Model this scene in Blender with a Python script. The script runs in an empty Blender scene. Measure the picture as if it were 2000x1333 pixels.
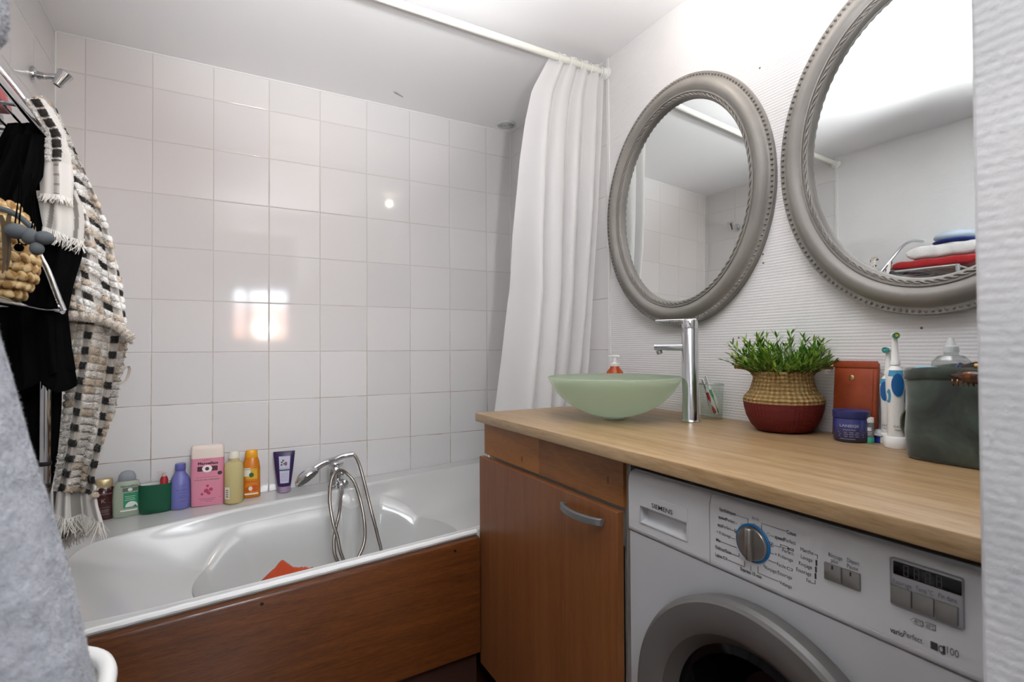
import bpy, bmesh, math, random
import numpy as np
from mathutils import Vector, Matrix
random.seed(7); rng = np.random.default_rng(7)
S = bpy.context.scene
COL = S.collection

# ------------------------------------------------------------------ camera (solved from the tile grid, tiles are 20 cm)
F, YAW, PIT, ROL = 1017.06, 0.5055, 0.015, -0.0053
C = np.array([-1.3037, -2.3605, 1.1371])
FW = np.array([math.sin(YAW)*math.cos(PIT), math.cos(YAW)*math.cos(PIT), math.sin(PIT)])
_r = np.array([math.cos(YAW), -math.sin(YAW), 0.0]); _u = np.cross(_r, FW)
RT = math.cos(ROL)*_r + math.sin(ROL)*_u
UP = -math.sin(ROL)*_r + math.cos(ROL)*_u
cam = bpy.data.cameras.new('camera'); co = bpy.data.objects.new('camera', cam); COL.objects.link(co)
cam.sensor_width = 36.0; cam.sensor_fit = 'HORIZONTAL'; cam.lens = 36.0*F/2000.0
cam.clip_start = 0.02; cam.clip_end = 60
co.matrix_world = Matrix(((RT[0], UP[0], -FW[0], C[0]), (RT[1], UP[1], -FW[1], C[1]), (RT[2], UP[2], -FW[2], C[2]), (0, 0, 0, 1)))
S.camera = co
cam.dof.use_dof = True; cam.dof.focus_distance = 1.75; cam.dof.aperture_fstop = 8.0

def ray(x, y): return FW + RT*(x-1000.0)/F - UP*(y-666.5)/F
def onX(p, v): d = ray(*p); return C + d*((v-C[0])/d[0])      # measured photo point -> place on a plane of the room
def onY(p, v): d = ray(*p); return C + d*((v-C[1])/d[1])
def onZ(p, v): d = ray(*p); return C + d*((v-C[2])/d[2])
def depth(P): return float(FW @ (np.asarray(P)-C))
def topz(P, p):
    d = ray(*p); return float(C[2] + d[2]*depth(P)/float(FW @ d))
def mpp(P): return depth(P)/F
def face_cam(P): return math.atan2(C[0]-P[0], -(C[1]-P[1]))

# ------------------------------------------------------------------ mesh helpers
class MB:
    def __init__(s): s.v = []; s.f = []; s.mi = []; s.m = 0
    def add(s, vs, fs):
        o = len(s.v); s.v += [tuple(map(float, q)) for q in vs]
        for q in fs: s.f.append(tuple(o+i for i in q)); s.mi.append(s.m)
        return s
    def box(s, x0, x1, y0, y1, z0, z1, b=0.0, seg=2, M=None):
        bm = bmesh.new(); bmesh.ops.create_cube(bm, size=1)
        for v in bm.verts: v.co = Vector(((x0+x1)/2+v.co.x*(x1-x0), (y0+y1)/2+v.co.y*(y1-y0), (z0+z1)/2+v.co.z*(z1-z0)))
        if b > 0: bmesh.ops.bevel(bm, geom=bm.edges[:], offset=b, segments=seg, profile=0.5, affect='EDGES')
        if M is not None: bmesh.ops.transform(bm, matrix=M, verts=bm.verts)
        bm.verts.index_update()
        s.add([v.co[:] for v in bm.verts], [[v.index for v in f.verts] for f in bm.faces]); bm.free(); return s
    def grid(s, P, cu=False, cv=False):
        P = np.asarray(P, float); n, m = P.shape[:2]
        fs = []
        for i in range(n if cu else n-1):
            for j in range(m if cv else m-1):
                a, b = i, (i+1) % n; c, d = j, (j+1) % m
                fs.append((a*m+c, a*m+d, b*m+d, b*m+c))
        return s.add(P.reshape(-1, 3), fs)
    def tube(s, pts, r, seg=10, closed=False, cap=True):
        pts = [np.asarray(p, float) for p in pts]; n = len(pts)
        rs = r if hasattr(r, '__len__') else [r]*n
        T = []
        for i in range(n):
            a = pts[(i-1) % n] if closed or i > 0 else pts[i]; b = pts[(i+1) % n] if closed or i < n-1 else pts[i]
            t = b-a; T.append(t/(np.linalg.norm(t)+1e-12))
        nrm = np.cross(T[0], [0, 0, 1.0]);
        if np.linalg.norm(nrm) < 1e-3: nrm = np.cross(T[0], [1.0, 0, 0])
        nrm /= np.linalg.norm(nrm); rows = []
        for i in range(n):
            nrm = nrm - T[i]*(nrm @ T[i]); nrm /= np.linalg.norm(nrm)+1e-12; bn = np.cross(T[i], nrm)
            rows.append([pts[i]+rs[i]*(math.cos(2*math.pi*k/seg)*nrm+math.sin(2*math.pi*k/seg)*bn) for k in range(seg)])
        o = len(s.v); s.grid(rows, cu=closed, cv=True)
        if cap and not closed:
            s.f.append(tuple(o+k for k in range(seg))[::-1]); s.mi.append(s.m)
            s.f.append(tuple(o+(n-1)*seg+k for k in range(seg))); s.mi.append(s.m)
        return s
    def lathe(s, prof, seg=32, c=(0, 0, 0), sx=1.0, sy=1.0, n=2.0, cap0=True, cap1=True, M=None):
        # prof rows: (z, r) or (z, rx, ry)
        rows = []
        for q in prof:
            z, rx = q[0], q[1]; ry = q[2] if len(q) > 2 else rx
            row = []
            for k in range(seg):
                a = 2*math.pi*k/seg; ca, sa = math.cos(a), math.sin(a)
                x = math.copysign(abs(ca)**(2/n), ca)*rx*sx; y = math.copysign(abs(sa)**(2/n), sa)*ry*sy
                row.append((c[0]+x, c[1]+y, c[2]+z))
            rows.append(row)
        if M is not None: rows = [[tuple(M @ Vector(p)) for p in row] for row in rows]
        o = len(s.v); s.grid(rows, cv=True); L = len(rows)
        if cap0: s.f.append(tuple(o+k for k in range(seg))[::-1]); s.mi.append(s.m)
        if cap1: s.f.append(tuple(o+(L-1)*seg+k for k in range(seg))); s.mi.append(s.m)
        return s
    def sphere(s, c, r, seg=16, rings=10, sc=(1, 1, 1)):
        rows = []
        for i in range(rings+1):
            t = math.pi*i/rings
            rows.append([(c[0]+r*sc[0]*math.sin(t)*math.cos(2*math.pi*k/seg), c[1]+r*sc[1]*math.sin(t)*math.sin(2*math.pi*k/seg), c[2]-r*sc[2]*math.cos(t)) for k in range(seg)])
        return s.grid(rows, cv=True)
    def build(s, name, mat, parent=None, smooth=True, world=False, angle=40):
        me = bpy.data.meshes.new(name); vs = np.array(s.v, float)
        if world and parent is not None: vs = vs - np.array(parent.location)[None]
        me.from_pydata(vs.tolist(), [], s.f)
        for m in (mat if isinstance(mat, (list, tuple)) else [mat]): me.materials.append(m)
        if max(s.mi, default=0) > 0: me.polygons.foreach_set('material_index', s.mi)
        bm = bmesh.new(); bm.from_mesh(me)
        bmesh.ops.recalc_face_normals(bm, faces=bm.faces)
        bm.to_mesh(me); bm.free()
        if smooth:
            me.shade_smooth()
            try: me.set_sharp_from_angle(angle=math.radians(angle))
            except Exception: pass
        me.update()
        o = bpy.data.objects.new(name, me); COL.objects.link(o)
        if parent is not None: o.parent = parent
        return o

def thing(name, label, cat, loc=(0, 0, 0), rz=0.0, group=None):
    o = bpy.data.objects.new(name, None); COL.objects.link(o); o.empty_display_size = 0.05
    o.location = [float(q) for q in loc]; o.rotation_euler = (0, 0, rz); o['label'] = label; o['category'] = cat
    if group: o['group'] = group
    return o
def tag(o, label, cat, group=None):
    o['label'] = label; o['category'] = cat
    if group: o['group'] = group
    return o
def struct(o): o['kind'] = 'structure'; return o

def spline(pts, n=8, closed=False):
    pts = [np.asarray(p, float) for p in pts]; N = len(pts); out = []
    for i in range(N if closed else N-1):
        if closed: a, b, c, d = pts[(i-1) % N], pts[i], pts[(i+1) % N], pts[(i+2) % N]
        else: a, b, c, d = pts[max(i-1, 0)], pts[i], pts[i+1], pts[min(i+2, N-1)]
        for k in range(n):
            t = k/n
            out.append(0.5*((2*b)+(-a+c)*t+(2*a-5*b+4*c-d)*t*t+(-a+3*b-3*c+d)*t**3))
    if not closed: out.append(pts[-1])
    return out
def interp(x, xs, ys): return float(np.interp(x, xs, ys))

def text_geo(txt, size=1.0, bold=0.0, width=None):
    cu = bpy.data.curves.new('lettering', 'FONT'); cu.body = txt; cu.size = size; cu.offset = bold; cu.resolution_u = 3; cu.fill_mode = 'FRONT'
    o = bpy.data.objects.new('lettering', cu); COL.objects.link(o)
    dg = bpy.context.evaluated_depsgraph_get(); me = bpy.data.meshes.new_from_object(o.evaluated_get(dg))
    vs = np.array([v.co[:] for v in me.vertices]) if len(me.vertices) else np.zeros((0, 3)); fs = [tuple(p.vertices) for p in me.polygons]
    bpy.data.objects.remove(o); bpy.data.curves.remove(cu); bpy.data.meshes.remove(me)
    if len(vs):
        w = vs[:, 0].max()-vs[:, 0].min(); vs[:, 0] -= vs[:, 0].min()
        if width: vs[:, 0] *= width/w
    return vs, fs
def put_text(mb, txt, size, fn, center=None, width=None, bold=0.0, base=0.0):
    """lay lettering on a surface: fn(u, v) -> point"""
    vs, fs = text_geo(txt, size, bold, width)
    if not len(vs): return
    u0 = center if center is not None else 0.0
    if center is not None: vs[:, 0] -= vs[:, 0].max()/2
    mb.add([fn(u0+q[0], base+q[1]) for q in vs], fs)
def put_rect(mb, u0, u1, v0, v1, fn, nu=6, nv=4):
    mb.grid([[fn(u0+(u1-u0)*i/nu, v0+(v1-v0)*j/nv) for j in range(nv+1)] for i in range(nu+1)])
def put_disc(mb, u, v, ru, rv, fn, n=20, a0=0.0, a1=2*math.pi):
    vs = [fn(u, v)]+[fn(u+ru*math.cos(a0+(a1-a0)*k/n), v+rv*math.sin(a0+(a1-a0)*k/n)) for k in range(n+1)]
    mb.add(vs, [(0, k+1, k+2) for k in range(n)])

# ------------------------------------------------------------------ materials
def lin(h):
    h = h.lstrip('#'); o = []
    for i in (0, 2, 4):
        c = int(h[i:i+2], 16)/255; o.append(c/12.92 if c <= .04045 else ((c+.055)/1.055)**2.4)
    return (*o, 1.0)
def mat(name, col='#808080', rough=.5, metal=0.0, spec=.5, trans=0.0, ior=1.45, coat=0.0, sheen=0.0, emit=None, estr=0.0, alpha=1.0):
    m = bpy.data.materials.new(name); m.use_nodes = True; b = m.node_tree.nodes['Principled BSDF']
    b.inputs['Base Color'].default_value = lin(col) if isinstance(col, str) else col
    b.inputs['Roughness'].default_value = rough; b.inputs['Metallic'].default_value = metal
    b.inputs['Specular IOR Level'].default_value = spec; b.inputs['Transmission Weight'].default_value = trans; b.inputs['IOR'].default_value = ior
    b.inputs['Coat Weight'].default_value = coat; b.inputs['Sheen Weight'].default_value = sheen; b.inputs['Alpha'].default_value = alpha
    if emit: b.inputs['Emission Color'].default_value = lin(emit); b.inputs['Emission Strength'].default_value = estr
    return m
class N:
    """small node-graph helper around one material"""
    def __init__(s, m): s.m = m; s.t = m.node_tree; s.b = s.t.nodes['Principled BSDF']
    def n(s, k, **kw):
        q = s.t.nodes.new(k)
        for a, v in kw.items():
            if a.startswith('i_'): q.inputs[a[2:].replace('_', ' ')].default_value = v
            else: setattr(q, a, v)
        return q
    def l(s, a, b): s.t.links.new(a, b)
    def obj(s): return s.n('ShaderNodeTexCoord').outputs['Object']
    def map(s, src, scale=(1, 1, 1), rot=(0, 0, 0), loc=(0, 0, 0)):
        q = s.n('ShaderNodeMapping'); q.inputs['Scale'].default_value = scale; q.inputs['Rotation'].default_value = rot; q.inputs['Location'].default_value = loc
        s.l(src, q.inputs['Vector']); return q.outputs[0]
    def noise(s, src, sc=5, det=4, rough=.55, dist=0.0):
        q = s.n('ShaderNodeTexNoise'); q.inputs['Scale'].default_value = sc; q.inputs['Detail'].default_value = det; q.inputs['Roughness'].default_value = rough; q.inputs['Distortion'].default_value = dist
        s.l(src, q.inputs['Vector']); return q.outputs['Fac']
    def ramp(s, src, stops):
        q = s.n('ShaderNodeValToRGB'); e = q.color_ramp.elements
        while len(e) < len(stops): e.new(0.5)
        for i, (p, c) in enumerate(stops): e[i].position = p; e[i].color = lin(c) if isinstance(c, str) else (c, c, c, 1)
        s.l(src, q.inputs[0]); return q.outputs[0]
    def mix(s, fac, a, b, blend='MIX'):
        q = s.n('ShaderNodeMix'); q.data_type = 'RGBA'; q.blend_type = blend
        for sock, v in ((q.inputs[0], fac), (q.inputs[6], a), (q.inputs[7], b)):
            if hasattr(v, 'is_linked') or hasattr(v, 'links'): s.l(v, sock)
            elif isinstance(v, str): sock.default_value = lin(v)
            else: sock.default_value = v
        return q.outputs[2]
    def math(s, op, a, b=None, c=None):
        q = s.n('ShaderNodeMath'); q.operation = op
        for i, v in enumerate((a, b, c)):
            if v is None: continue
            if hasattr(v, 'links'): s.l(v, q.inputs[i])
            else: q.inputs[i].default_value = v
        return q.outputs[0]
    def bump(s, h, dist=.001, strength=1.0, prev=None):
        q = s.n('ShaderNodeBump'); q.inputs['Distance'].default_value = dist; q.inputs['Strength'].default_value = strength
        s.l(h, q.inputs['Height'])
        if prev is not None: s.l(prev, q.inputs['Normal'])
        s.l(q.outputs[0], s.b.inputs['Normal']); return q.outputs[0]
    def color(s, c): s.l(c, s.b.inputs['Base Color'])
    def rough(s, c): s.l(c, s.b.inputs['Roughness'])
    def xyz(s, src):
        q = s.n('ShaderNodeSeparateXYZ'); s.l(src, q.inputs[0]); return q.outputs

def bumpy(m, sc=60, dist=.001, strength=.6, det=3):
    g = N(m); g.bump(g.noise(g.obj(), sc, det), dist, strength); return m
def wood(name, stops, scale, sc=3.0, fine=.35, rough=.42, dist=.6, bump=.0004, coat=0.0):
    m = mat(name, '#888888', rough, coat=coat); g = N(m); v = g.map(g.obj(), scale)
    a = g.noise(v, sc, 5, .6, dist); f = g.noise(g.map(g.obj(), tuple(q*6 for q in scale)), sc*2.2, 3, .6)
    h = g.math('ADD', g.math('MULTIPLY', a, 1-fine), g.math('MULTIPLY', f, fine))
    g.color(g.ramp(h, stops)); g.bump(h, bump, .5); return m

def tiles(name, ax, offu, offv):
    """20 cm glazed white tiles; ax = which object axis runs along the wall"""
    m = mat(name, '#dad8d8', .07, spec=.5); g = N(m); o = g.xyz(g.obj())
    u = g.math('ADD', o[ax], offu+100*.2); v = g.math('ADD', o[2], offv+100*.2)
    def edge(q):
        t = g.math('MODULO', q, .2); return g.math('MINIMUM', t, g.math('SUBTRACT', .2, t))
    d = g.math('MINIMUM', edge(u), edge(v))
    gro = g.math('LESS_THAN', d, .0014)
    # every tile a hair different, grout browner low down
    fl = g.n('ShaderNodeCombineXYZ'); g.l(g.math('FLOOR', g.math('DIVIDE', u, .2)), fl.inputs[0]); g.l(g.math('FLOOR', g.math('DIVIDE', v, .2)), fl.inputs[1])
    wn = g.n('ShaderNodeTexWhiteNoise'); wn.noise_dimensions = '3D'; g.l(fl.outputs[0], wn.inputs['Vector'])
    tc = g.ramp(wn.outputs['Value'], [(0, '#d8d6d6'), (1, '#dfdddc')])
    low = g.n('ShaderNodeMapRange'); low.inputs['From Min'].default_value = 1.5; low.inputs['From Max'].default_value = .7; g.l(o[2], low.inputs['Value'])
    n1 = g.noise(g.obj(), 9, 4); k = g.math('MULTIPLY', low.outputs[0], g.ramp(n1, [(.42, .15), (.6, 1.0)]))
    gc = g.mix(k, '#cdc7c2', '#9f886e')
    g.color(g.mix(gro, tc, gc)); g.rough(g.math('ADD', .07, g.math('MULTIPLY', gro, .6)))
    mr = g.n('ShaderNodeMapRange'); mr.interpolation_type = 'SMOOTHSTEP'; mr.inputs['From Max'].default_value = .0035; g.l(d, mr.inputs['Value'])
    b1 = g.bump(mr.outputs[0], .0011, .9)
    g.bump(g.noise(g.obj(), 4.5, 1), .0008, .3, b1)
    return m
def wallpaper(name, ax, pitch=.0078, col='#e3e2e2', dist=.0004, strength=.6, nz=.9, rw=1.0):
    """painted glass-fibre paper: rows of small rounded ribs"""
    m = mat(name, col, .6, spec=.3); g = N(m); o = g.xyz(g.obj())
    rows = g.math('SINE', g.math('MULTIPLY', o[2], 2*math.pi/pitch))
    cols = g.math('SINE', g.math('ADD', g.math('MULTIPLY', o[ax], 2*math.pi/(pitch*1.5)), g.math('MULTIPLY', g.math('FLOOR', g.math('MULTIPLY', o[2], 1/pitch)), 2.1)))
    h = g.math('ADD', g.math('MULTIPLY', rows, rw), g.math('MULTIPLY', cols, .45)); h = g.math('ADD', h, g.math('MULTIPLY', g.noise(g.obj(), 160, 2), nz))
    g.bump(h, dist, strength); g.color(g.ramp(g.noise(g.obj(), 2.5, 3), [(.3, col), (.75, '#ebeaea')])); return m

M = {}
M['tile_x'] = tiles('glazed_tile_back', 0, 0.1414, -2.1302)
M['tile_y'] = tiles('glazed_tile_side', 1, 0.03, -2.1302)
M['paper_y'] = wallpaper('glass_fibre_paper_side', 1)
M['paper_x'] = wallpaper('glass_fibre_paper_end', 0)
M['ceil'] = bumpy(mat('ceiling_paint', '#f0eff0', .8, spec=.2), 35, .0006, .4)
M['white'] = mat('white_paint', '#e6e6e4', .45)
M['white_plastic'] = mat('white_plastic', '#e9e9e6', .32)
M['chrome'] = mat('chrome', '#d3d4d6', .07, 1.0)
M['chrome_worn'] = bumpy(mat('worn_chrome', '#c3c4c6', .16, 1.0), 90, .0002, .5)
M['steel'] = mat('brushed_steel', '#a9a7a2', .32, 1.0)
M['grey_metal'] = mat('grey_painted_metal', '#7d7f80', .42, .6)
M['acrylic'] = mat('bath_acrylic', '#c9c9c7', .12, coat=.4)
M['black'] = mat('matt_black', '#050506', .6)
M['dark'] = mat('dark_plastic', '#17181a', .35)
M['oak_top'] = wood('light_oak_laminate', [(.30, '#785d3d'), (.42, '#967853'), (.54, '#ab8f6a'), (.70, '#b89e7a')], (17, .6, 6), 2.6, .45, .38, .7)
M['oak_dark'] = wood('stained_oak_board', [(.28, '#331a0a'), (.45, '#522c12'), (.58, '#643717'), (.75, '#7a4822')], (1.0, 6, 17), 3.0, .5, .3, 1.3, .0003, .15)
M['beech'] = wood('beech_laminate', [(.25, '#663c20'), (.5, '#804f2d'), (.8, '#94623b')], (14, 14, .55), 2.6, .45, .38, .25, .0002)
M['block'] = wood('oak_block_board', [(.25, '#7a4717'), (.45, '#996024'), (.6, '#a86d2e'), (.8, '#b87c3c')], (5, 1.1, 9), 2.5, .35, .36, .6)
M['block2'] = wood('oak_block_board_dark', [(.25, '#66390f'), (.45, '#83501f'), (.6, '#925c27'), (.8, '#a56c35')], (5, 1.3, 9), 2.7, .35, .36, .6)
M['floor'] = wood('dark_floor_boards', [(.2, '#2e1810'), (.5, '#4a291b'), (.8, '#5b3524')], (1, 6, 6), 3, .3, .35, .4)
# ------------------------------------------------------------------ room shell
ZC = 2.264; XL = -1.825; YF = -2.17; XJ = -0.761; YTR = -0.78; CT = 0.928
def slab(name, x0, x1, y0, y1, z0, z1, m, parent=None):
    return struct(MB().box(x0, x1, y0, y1, z0, z1).build(name, m, parent, smooth=False))
slab('wall_back', XL-.1, .1, 0, .1, 0, ZC, M['tile_x'])
M['tile_y2'] = tiles('glazed_tile_right', 1, 0.18, -2.1302)
mb = MB(); mb.box(0, .1, YTR, 0, 0, ZC); k = len(mb.f); mb.m = 1; mb.box(0.0015, .1, YF-.1, YTR, 0, ZC); struct(mb.build('wall_right', [M['tile_y2'], M['paper_y']], smooth=False))
mb = MB(); mb.box(XL-.1, XL, YTR, 0, 0, ZC); mb.m = 1; mb.box(XL-.1, XL-.0015, YF-.1, YTR, 0, ZC); struct(mb.build('wall_left', [M['tile_y'], M['paper_y']], smooth=False))
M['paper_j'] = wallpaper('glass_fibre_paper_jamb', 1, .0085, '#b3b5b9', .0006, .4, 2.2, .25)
mb = MB(); mb.box(XJ, .1, YF-.09, YF, 0, ZC, .003); mb.box(-1.61, XJ, YF-.09, YF, 2.08, ZC); mb.box(XL-.1, -1.61, YF-.09, YF, 0, ZC)
struct(mb.build('wall_front', M['paper_j'], smooth=False))
slab('ceiling', XL-.1, .1, YF-.11, .1, ZC, ZC+.1, M['ceil'])
slab('floor', -3.3, .9, -6.6, .1, -.1, 0, M['floor'])
# tile edge trims
slab('trim_1', -.004, .003, YTR-.012, YTR, .3, ZC, M['white'])
slab('trim_2', XL-.003, XL+.004, YTR-.012, YTR, .3, ZC, M['white'])
# sealant line under the ceiling of the bath recess
mb = MB(); mb.tube([(XL, -.001, ZC-.002), (0, -.001, ZC-.002)], .0035, 6); mb.tube([(-.001, 0, ZC-.002), (-.001, YTR, ZC-.002)], .0035, 6)
mb.tube([(XL+.001, 0, ZC-.002), (XL+.001, YTR, ZC-.002)], .0035, 6); mb.tube([(-.001, -.001, .5), (-.001, -.001, ZC)], .003, 6); mb.tube([(XL+.001, -.001, .5), (XL+.001, -.001, ZC)], .003, 6)
struct(mb.build('trim_3', M['white']))
# chipped ceiling paint
P = onZ((771, 181), ZC); P2 = onZ((783, 187), ZC); mb = MB()
for k in range(4):
    a = P+(P2-P)*k/3; mb.add([(a[0]-.012, a[1]-.01, ZC-.0004), (a[0]+.013, a[1]-.006+.004*k, ZC-.003), (a[0]+.008, a[1]+.012, ZC-.0004)], [(0, 1, 2)])
struct(mb.build('trim_4', mat('bare_plaster', '#b9b0a6', .9), smooth=False))

# the room behind the doorway, with the window the tiles mirror
HW = mat('passage_paint', '#dcd9d4', .7)
slab('wall_passage_left', -3.4, -3.3, -6.6, YF-.11, 0, 2.6, HW)
slab('wall_passage_right', .9, 1.0, -6.6, YF-.11, 0, 2.6, HW)
slab('wall_passage_left_return', -3.3, XL-.1, YF-.09, YF-.01, 0, 2.6, HW)
slab('wall_passage_right_return', .1, .9, YF-.09, YF-.01, 0, 2.6, HW)
slab('ceiling_passage', -3.4, 1.0, -6.6, YF-.11, 2.6, 2.7, HW)
slab('wall_passage_lintel', XL-.1, .1, YF-.11, YF-.09, ZC, 2.6, HW)
def mirY(p, Yw):      # where the tiled back wall mirrors a photo point to
    P = onY(p, 0.0); d = ray(*p); d[1] = -d[1]; return P + d*((Yw-P[1])/d[1])
WY = -6.6
a = mirY((452, 560), WY); b = mirY((566, 668), WY)
wx0, wx1, wz0, wz1 = a[0], b[0], b[2], a[2]
mb = MB()
mb.box(-3.4, wx0, WY-.1, WY, 0, 2.6); mb.box(wx1, 1.0, WY-.1, WY, 0, 2.6); mb.box(wx0, wx1, WY-.1, WY, 0, wz0); mb.box(wx0, wx1, WY-.1, WY, wz1, 2.6)
struct(mb.build('wall_passage_back', HW, smooth=False))
w1 = struct(thing('window_1', 'x', 'x', ((wx0+wx1)/2, WY-.05, wz0)))
del w1['label']; del w1['category']
mb = MB()
for x0, x1 in ((wx0, wx0+.05), (wx0+(wx1-wx0)*.22, wx0+(wx1-wx0)*.32), (wx1-.05, wx1)): mb.box(x0, x1, WY-.08, WY-.03, wz0, wz1, .004)
zt = wz0+(wz1-wz0)*.72
mb.box(wx0, wx1, WY-.078, WY-.032, wz0, wz0+.05, .004); mb.box(wx0, wx1, WY-.078, WY-.032, wz1-.04, wz1, .004); mb.box(wx0, wx1, WY-.076, WY-.034, zt-.02, zt+.02, .004)
struct(mb.build('window_frame', M['white'], w1, world=True, smooth=False))
fac = mat('ochre_render', '#e8ab78', .9); g = N(fac)
g.color(g.ramp(g.noise(g.obj(), 1.4, 3), [(.3, '#e0995f'), (.7, '#f0b888')]))
mb = MB(); mb.box(-9, 7, -14.2, -14, -3, 1.62); mb.m = 1; mb.box(-9, 7, -14.4, -13.8, 1.62, 2.35)
for k in range(5): mb.m = 2; mb.box(-6.5+k*2.1, -5.6+k*2.1, -14.02, -13.98, -.6, .7)
o = mb.build('wall_outside', [fac, mat('clay_roof', '#d9a38c', .9), mat('shutter_blue', '#5c6b76', .7)], smooth=False)
struct(o)

# ------------------------------------------------------------------ ceiling vent
P = onZ((989, 243), ZC); t = thing('ceiling_vent', 'small round slotted vent in the ceiling corner above the bath', 'vent', (P[0], P[1], ZC))
R = .047
mb = MB(); mb.lathe([(-.001, R), (-.005, R), (-.008, R-.004), (-.007, R-.008), (-.001, R-.009)], 36, cap0=False, cap1=False)
mb.build('rim', mat('vent_rim', '#cfcfce', .4), t)
mb = MB(); mb.lathe([(-.0008, R-.008), (-.0006, .001)], 32, cap0=False); mb.build('opening', M['black'], t)
mb = MB()
for r in (.034, .025, .016): mb.lathe([(-.001, r+.003), (-.007, r+.002), (-.007, r-.002), (-.001, r-.003)], 32, cap0=False, cap1=False)
mb.lathe([(-.001, .007), (-.007, .006), (-.008, .003)], 16, cap0=False)
mb.box(-R+.008, R-.008, -.002, .002, -.005, -.001); mb.box(-.002, .002, -R+.008, R-.008, -.005, -.001)
mb.build('grille', mat('grille_white', '#c9c9c8', .4), t)

# ------------------------------------------------------------------ bath
def rimz(x, y): return .600+.036*x+.05*y
def yfront(x): return -.790-.055*(-.57-x)
bx0, bx1 = -1.81, -.012
ctr = np.array([-.92, -.43])
def ledge(x): return float(np.interp(x, [-1.8, -1.62, -1.28, -1.07, -.9, -.77, -.2, 0], [-.22, -.215, -.165, -.135, -.125, -.115, -.075, -.07]))
def r_outer(a):
    d = np.array([math.cos(a), math.sin(a)]); r = 9
    if d[0] > 1e-6: r = min(r, (bx1-ctr[0])/d[0])
    if d[0] < -1e-6: r = min(r, (bx0-ctr[0])/d[0])
    if d[1] > 1e-6: r = min(r, (-.003-ctr[1])/d[1])
    if d[1] < -1e-6:
        lo, hi = 0, 3
        for _ in range(40):
            m = (lo+hi)/2; p = ctr+d*m
            if p[1] > yfront(p[0]): lo = m
            else: hi = m
        r = min(r, lo)
    return r
def solve(fn, a, hi):
    d = np.array([math.cos(a), math.sin(a)]); lo = 0.0
    for _ in range(40):
        m = (lo+hi)/2
        if fn(*(ctr+d*m)) < 1: lo = m
        else: hi = m
    return lo
def f_open(x, y):       # rounded opening: <1 inside
    xa, xb = -1.70, -.06; yb = ledge(x); yf = yfront(x)+.026
    sx = (x-(xa+xb)/2)/((xb-xa)/2); sy = (y-(yb+yf)/2)/((yb-yf)/2)
    return abs(sx)**7+abs(sy)**7
def f_well(x, y):
    yc = -.425
    sx = (x+.93)/(.46 if x < -.93 else .44); sy = (y-yc)/(.33 if y > yc else .30)
    notch = .34*math.exp(-((x+.845)/.05)**2)
    return abs(sx)**2.1+abs(sy*(1+notch))**2.1
NA = 224; ang = [2*math.pi*k/NA for k in range(NA)]
for cx, cy in ((bx0, -.003), (bx1, -.003), (bx0, yfront(bx0)), (bx1, yfront(bx1))):
    aa = math.atan2(cy-ctr[1], cx-ctr[0]) % (2*math.pi); i = min(range(NA), key=lambda q: abs(ang[q]-aa)); ang[i] = aa
rows = []
for a in ang:
    d = np.array([math.cos(a), math.sin(a)]); ro = r_outer(a); rp = min(solve(f_open, a, ro), ro-.020); rw = min(solve(f_well, a, rp), rp-.03)
    row = []
    def put(r, D): p = ctr+d*r; row.append((p[0], p[1], rimz(p[0], p[1])-D))
    put(ro, .045); put(ro, .004); put(ro-.004, .0); put(ro-min(.012, (ro-rp)*.5), .0)
    put(rp+.010, .0); put(rp+.007, .0); put(rp+.004, -.0015); put(rp, .0005); put(rp-.006, .006)
    L = rp-.006-rw; dc = .045+.10*min(1, L/.22)
    for k in range(1, 13):
        t = k/12
        put(rp-.006-L*t, .006+(dc-.006)*(1-(1-t)**1.7))
    for k in range(1, 19):
        s = k/18
        put(rw*(1-s*.985), dc+(.411-dc)*(1-(1-min(1, s*1.6))**2.6))
    rows.append(row)
bath = thing('bathtub', 'white bathtub with sculpted sides behind the stained wooden panel', 'bathtub', (ctr[0], ctr[1], .1))
mb = MB(); mb.grid(rows, cu=True); tub = mb.build('tub_shell', M['acrylic'], bath, world=True, angle=60)
mb = MB(); mb.lathe([(0, .028), (.003, .028), (.004, .02), (.002, .006)], 24, c=(ctr[0], ctr[1], rimz(*ctr)-.411)); mb.build('drain', M['chrome'], bath, world=True)
mb = MB()
for sx in (-1.6, -.25):
    for sy in (-.2, -.65): mb.tube([(sx, sy, 0), (sx, sy, .17), (sx, sy, .33)], .018, 8)
mb.box(-1.65, -.2, -.68, -.17, .12, .135); mb.build('support_frame', M['grey_metal'], bath, world=True)
# sealed white bead and the board in front
mb = MB(); pts = []
for k in range(60):
    x = -1.80+(1.80-.575)*k/59; pts.append((x, yfront(x)-.002, rimz(x, yfront(x))-.004+.0004*math.sin(k*1.7)))
mb.tube(pts, [.0085+.0004*math.sin(k*2.3)+.0003*math.sin(k*5.1) for k in range(60)], 8); mb.build('sealant_bead', M['white'], bath, world=True)
pan = bath
mb = MB(); rows = []
for k in range(41):
    x = -1.81+(1.81-.574)*k/40; y = yfront(x)-.004; z = rimz(x, y)-.014; yo = y-.024
    rows.append([(x, y, .155), (x, y, z-.004), (x, y-.003, z), (x, yo+.008, z-.001), (x, yo+.0025, z-.004), (x, yo, z-.011), (x, yo, .155)])
mb.grid(rows, cv=True); L = 7
mb.f.append(tuple(range(L))); mb.mi.append(0); mb.f.append(tuple(40*L+k for k in range(L))); mb.mi.append(0)
board = mb.build('front_panel', M['oak_dark'], pan, world=True); board['label'] = 'stained oak front panel'
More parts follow.
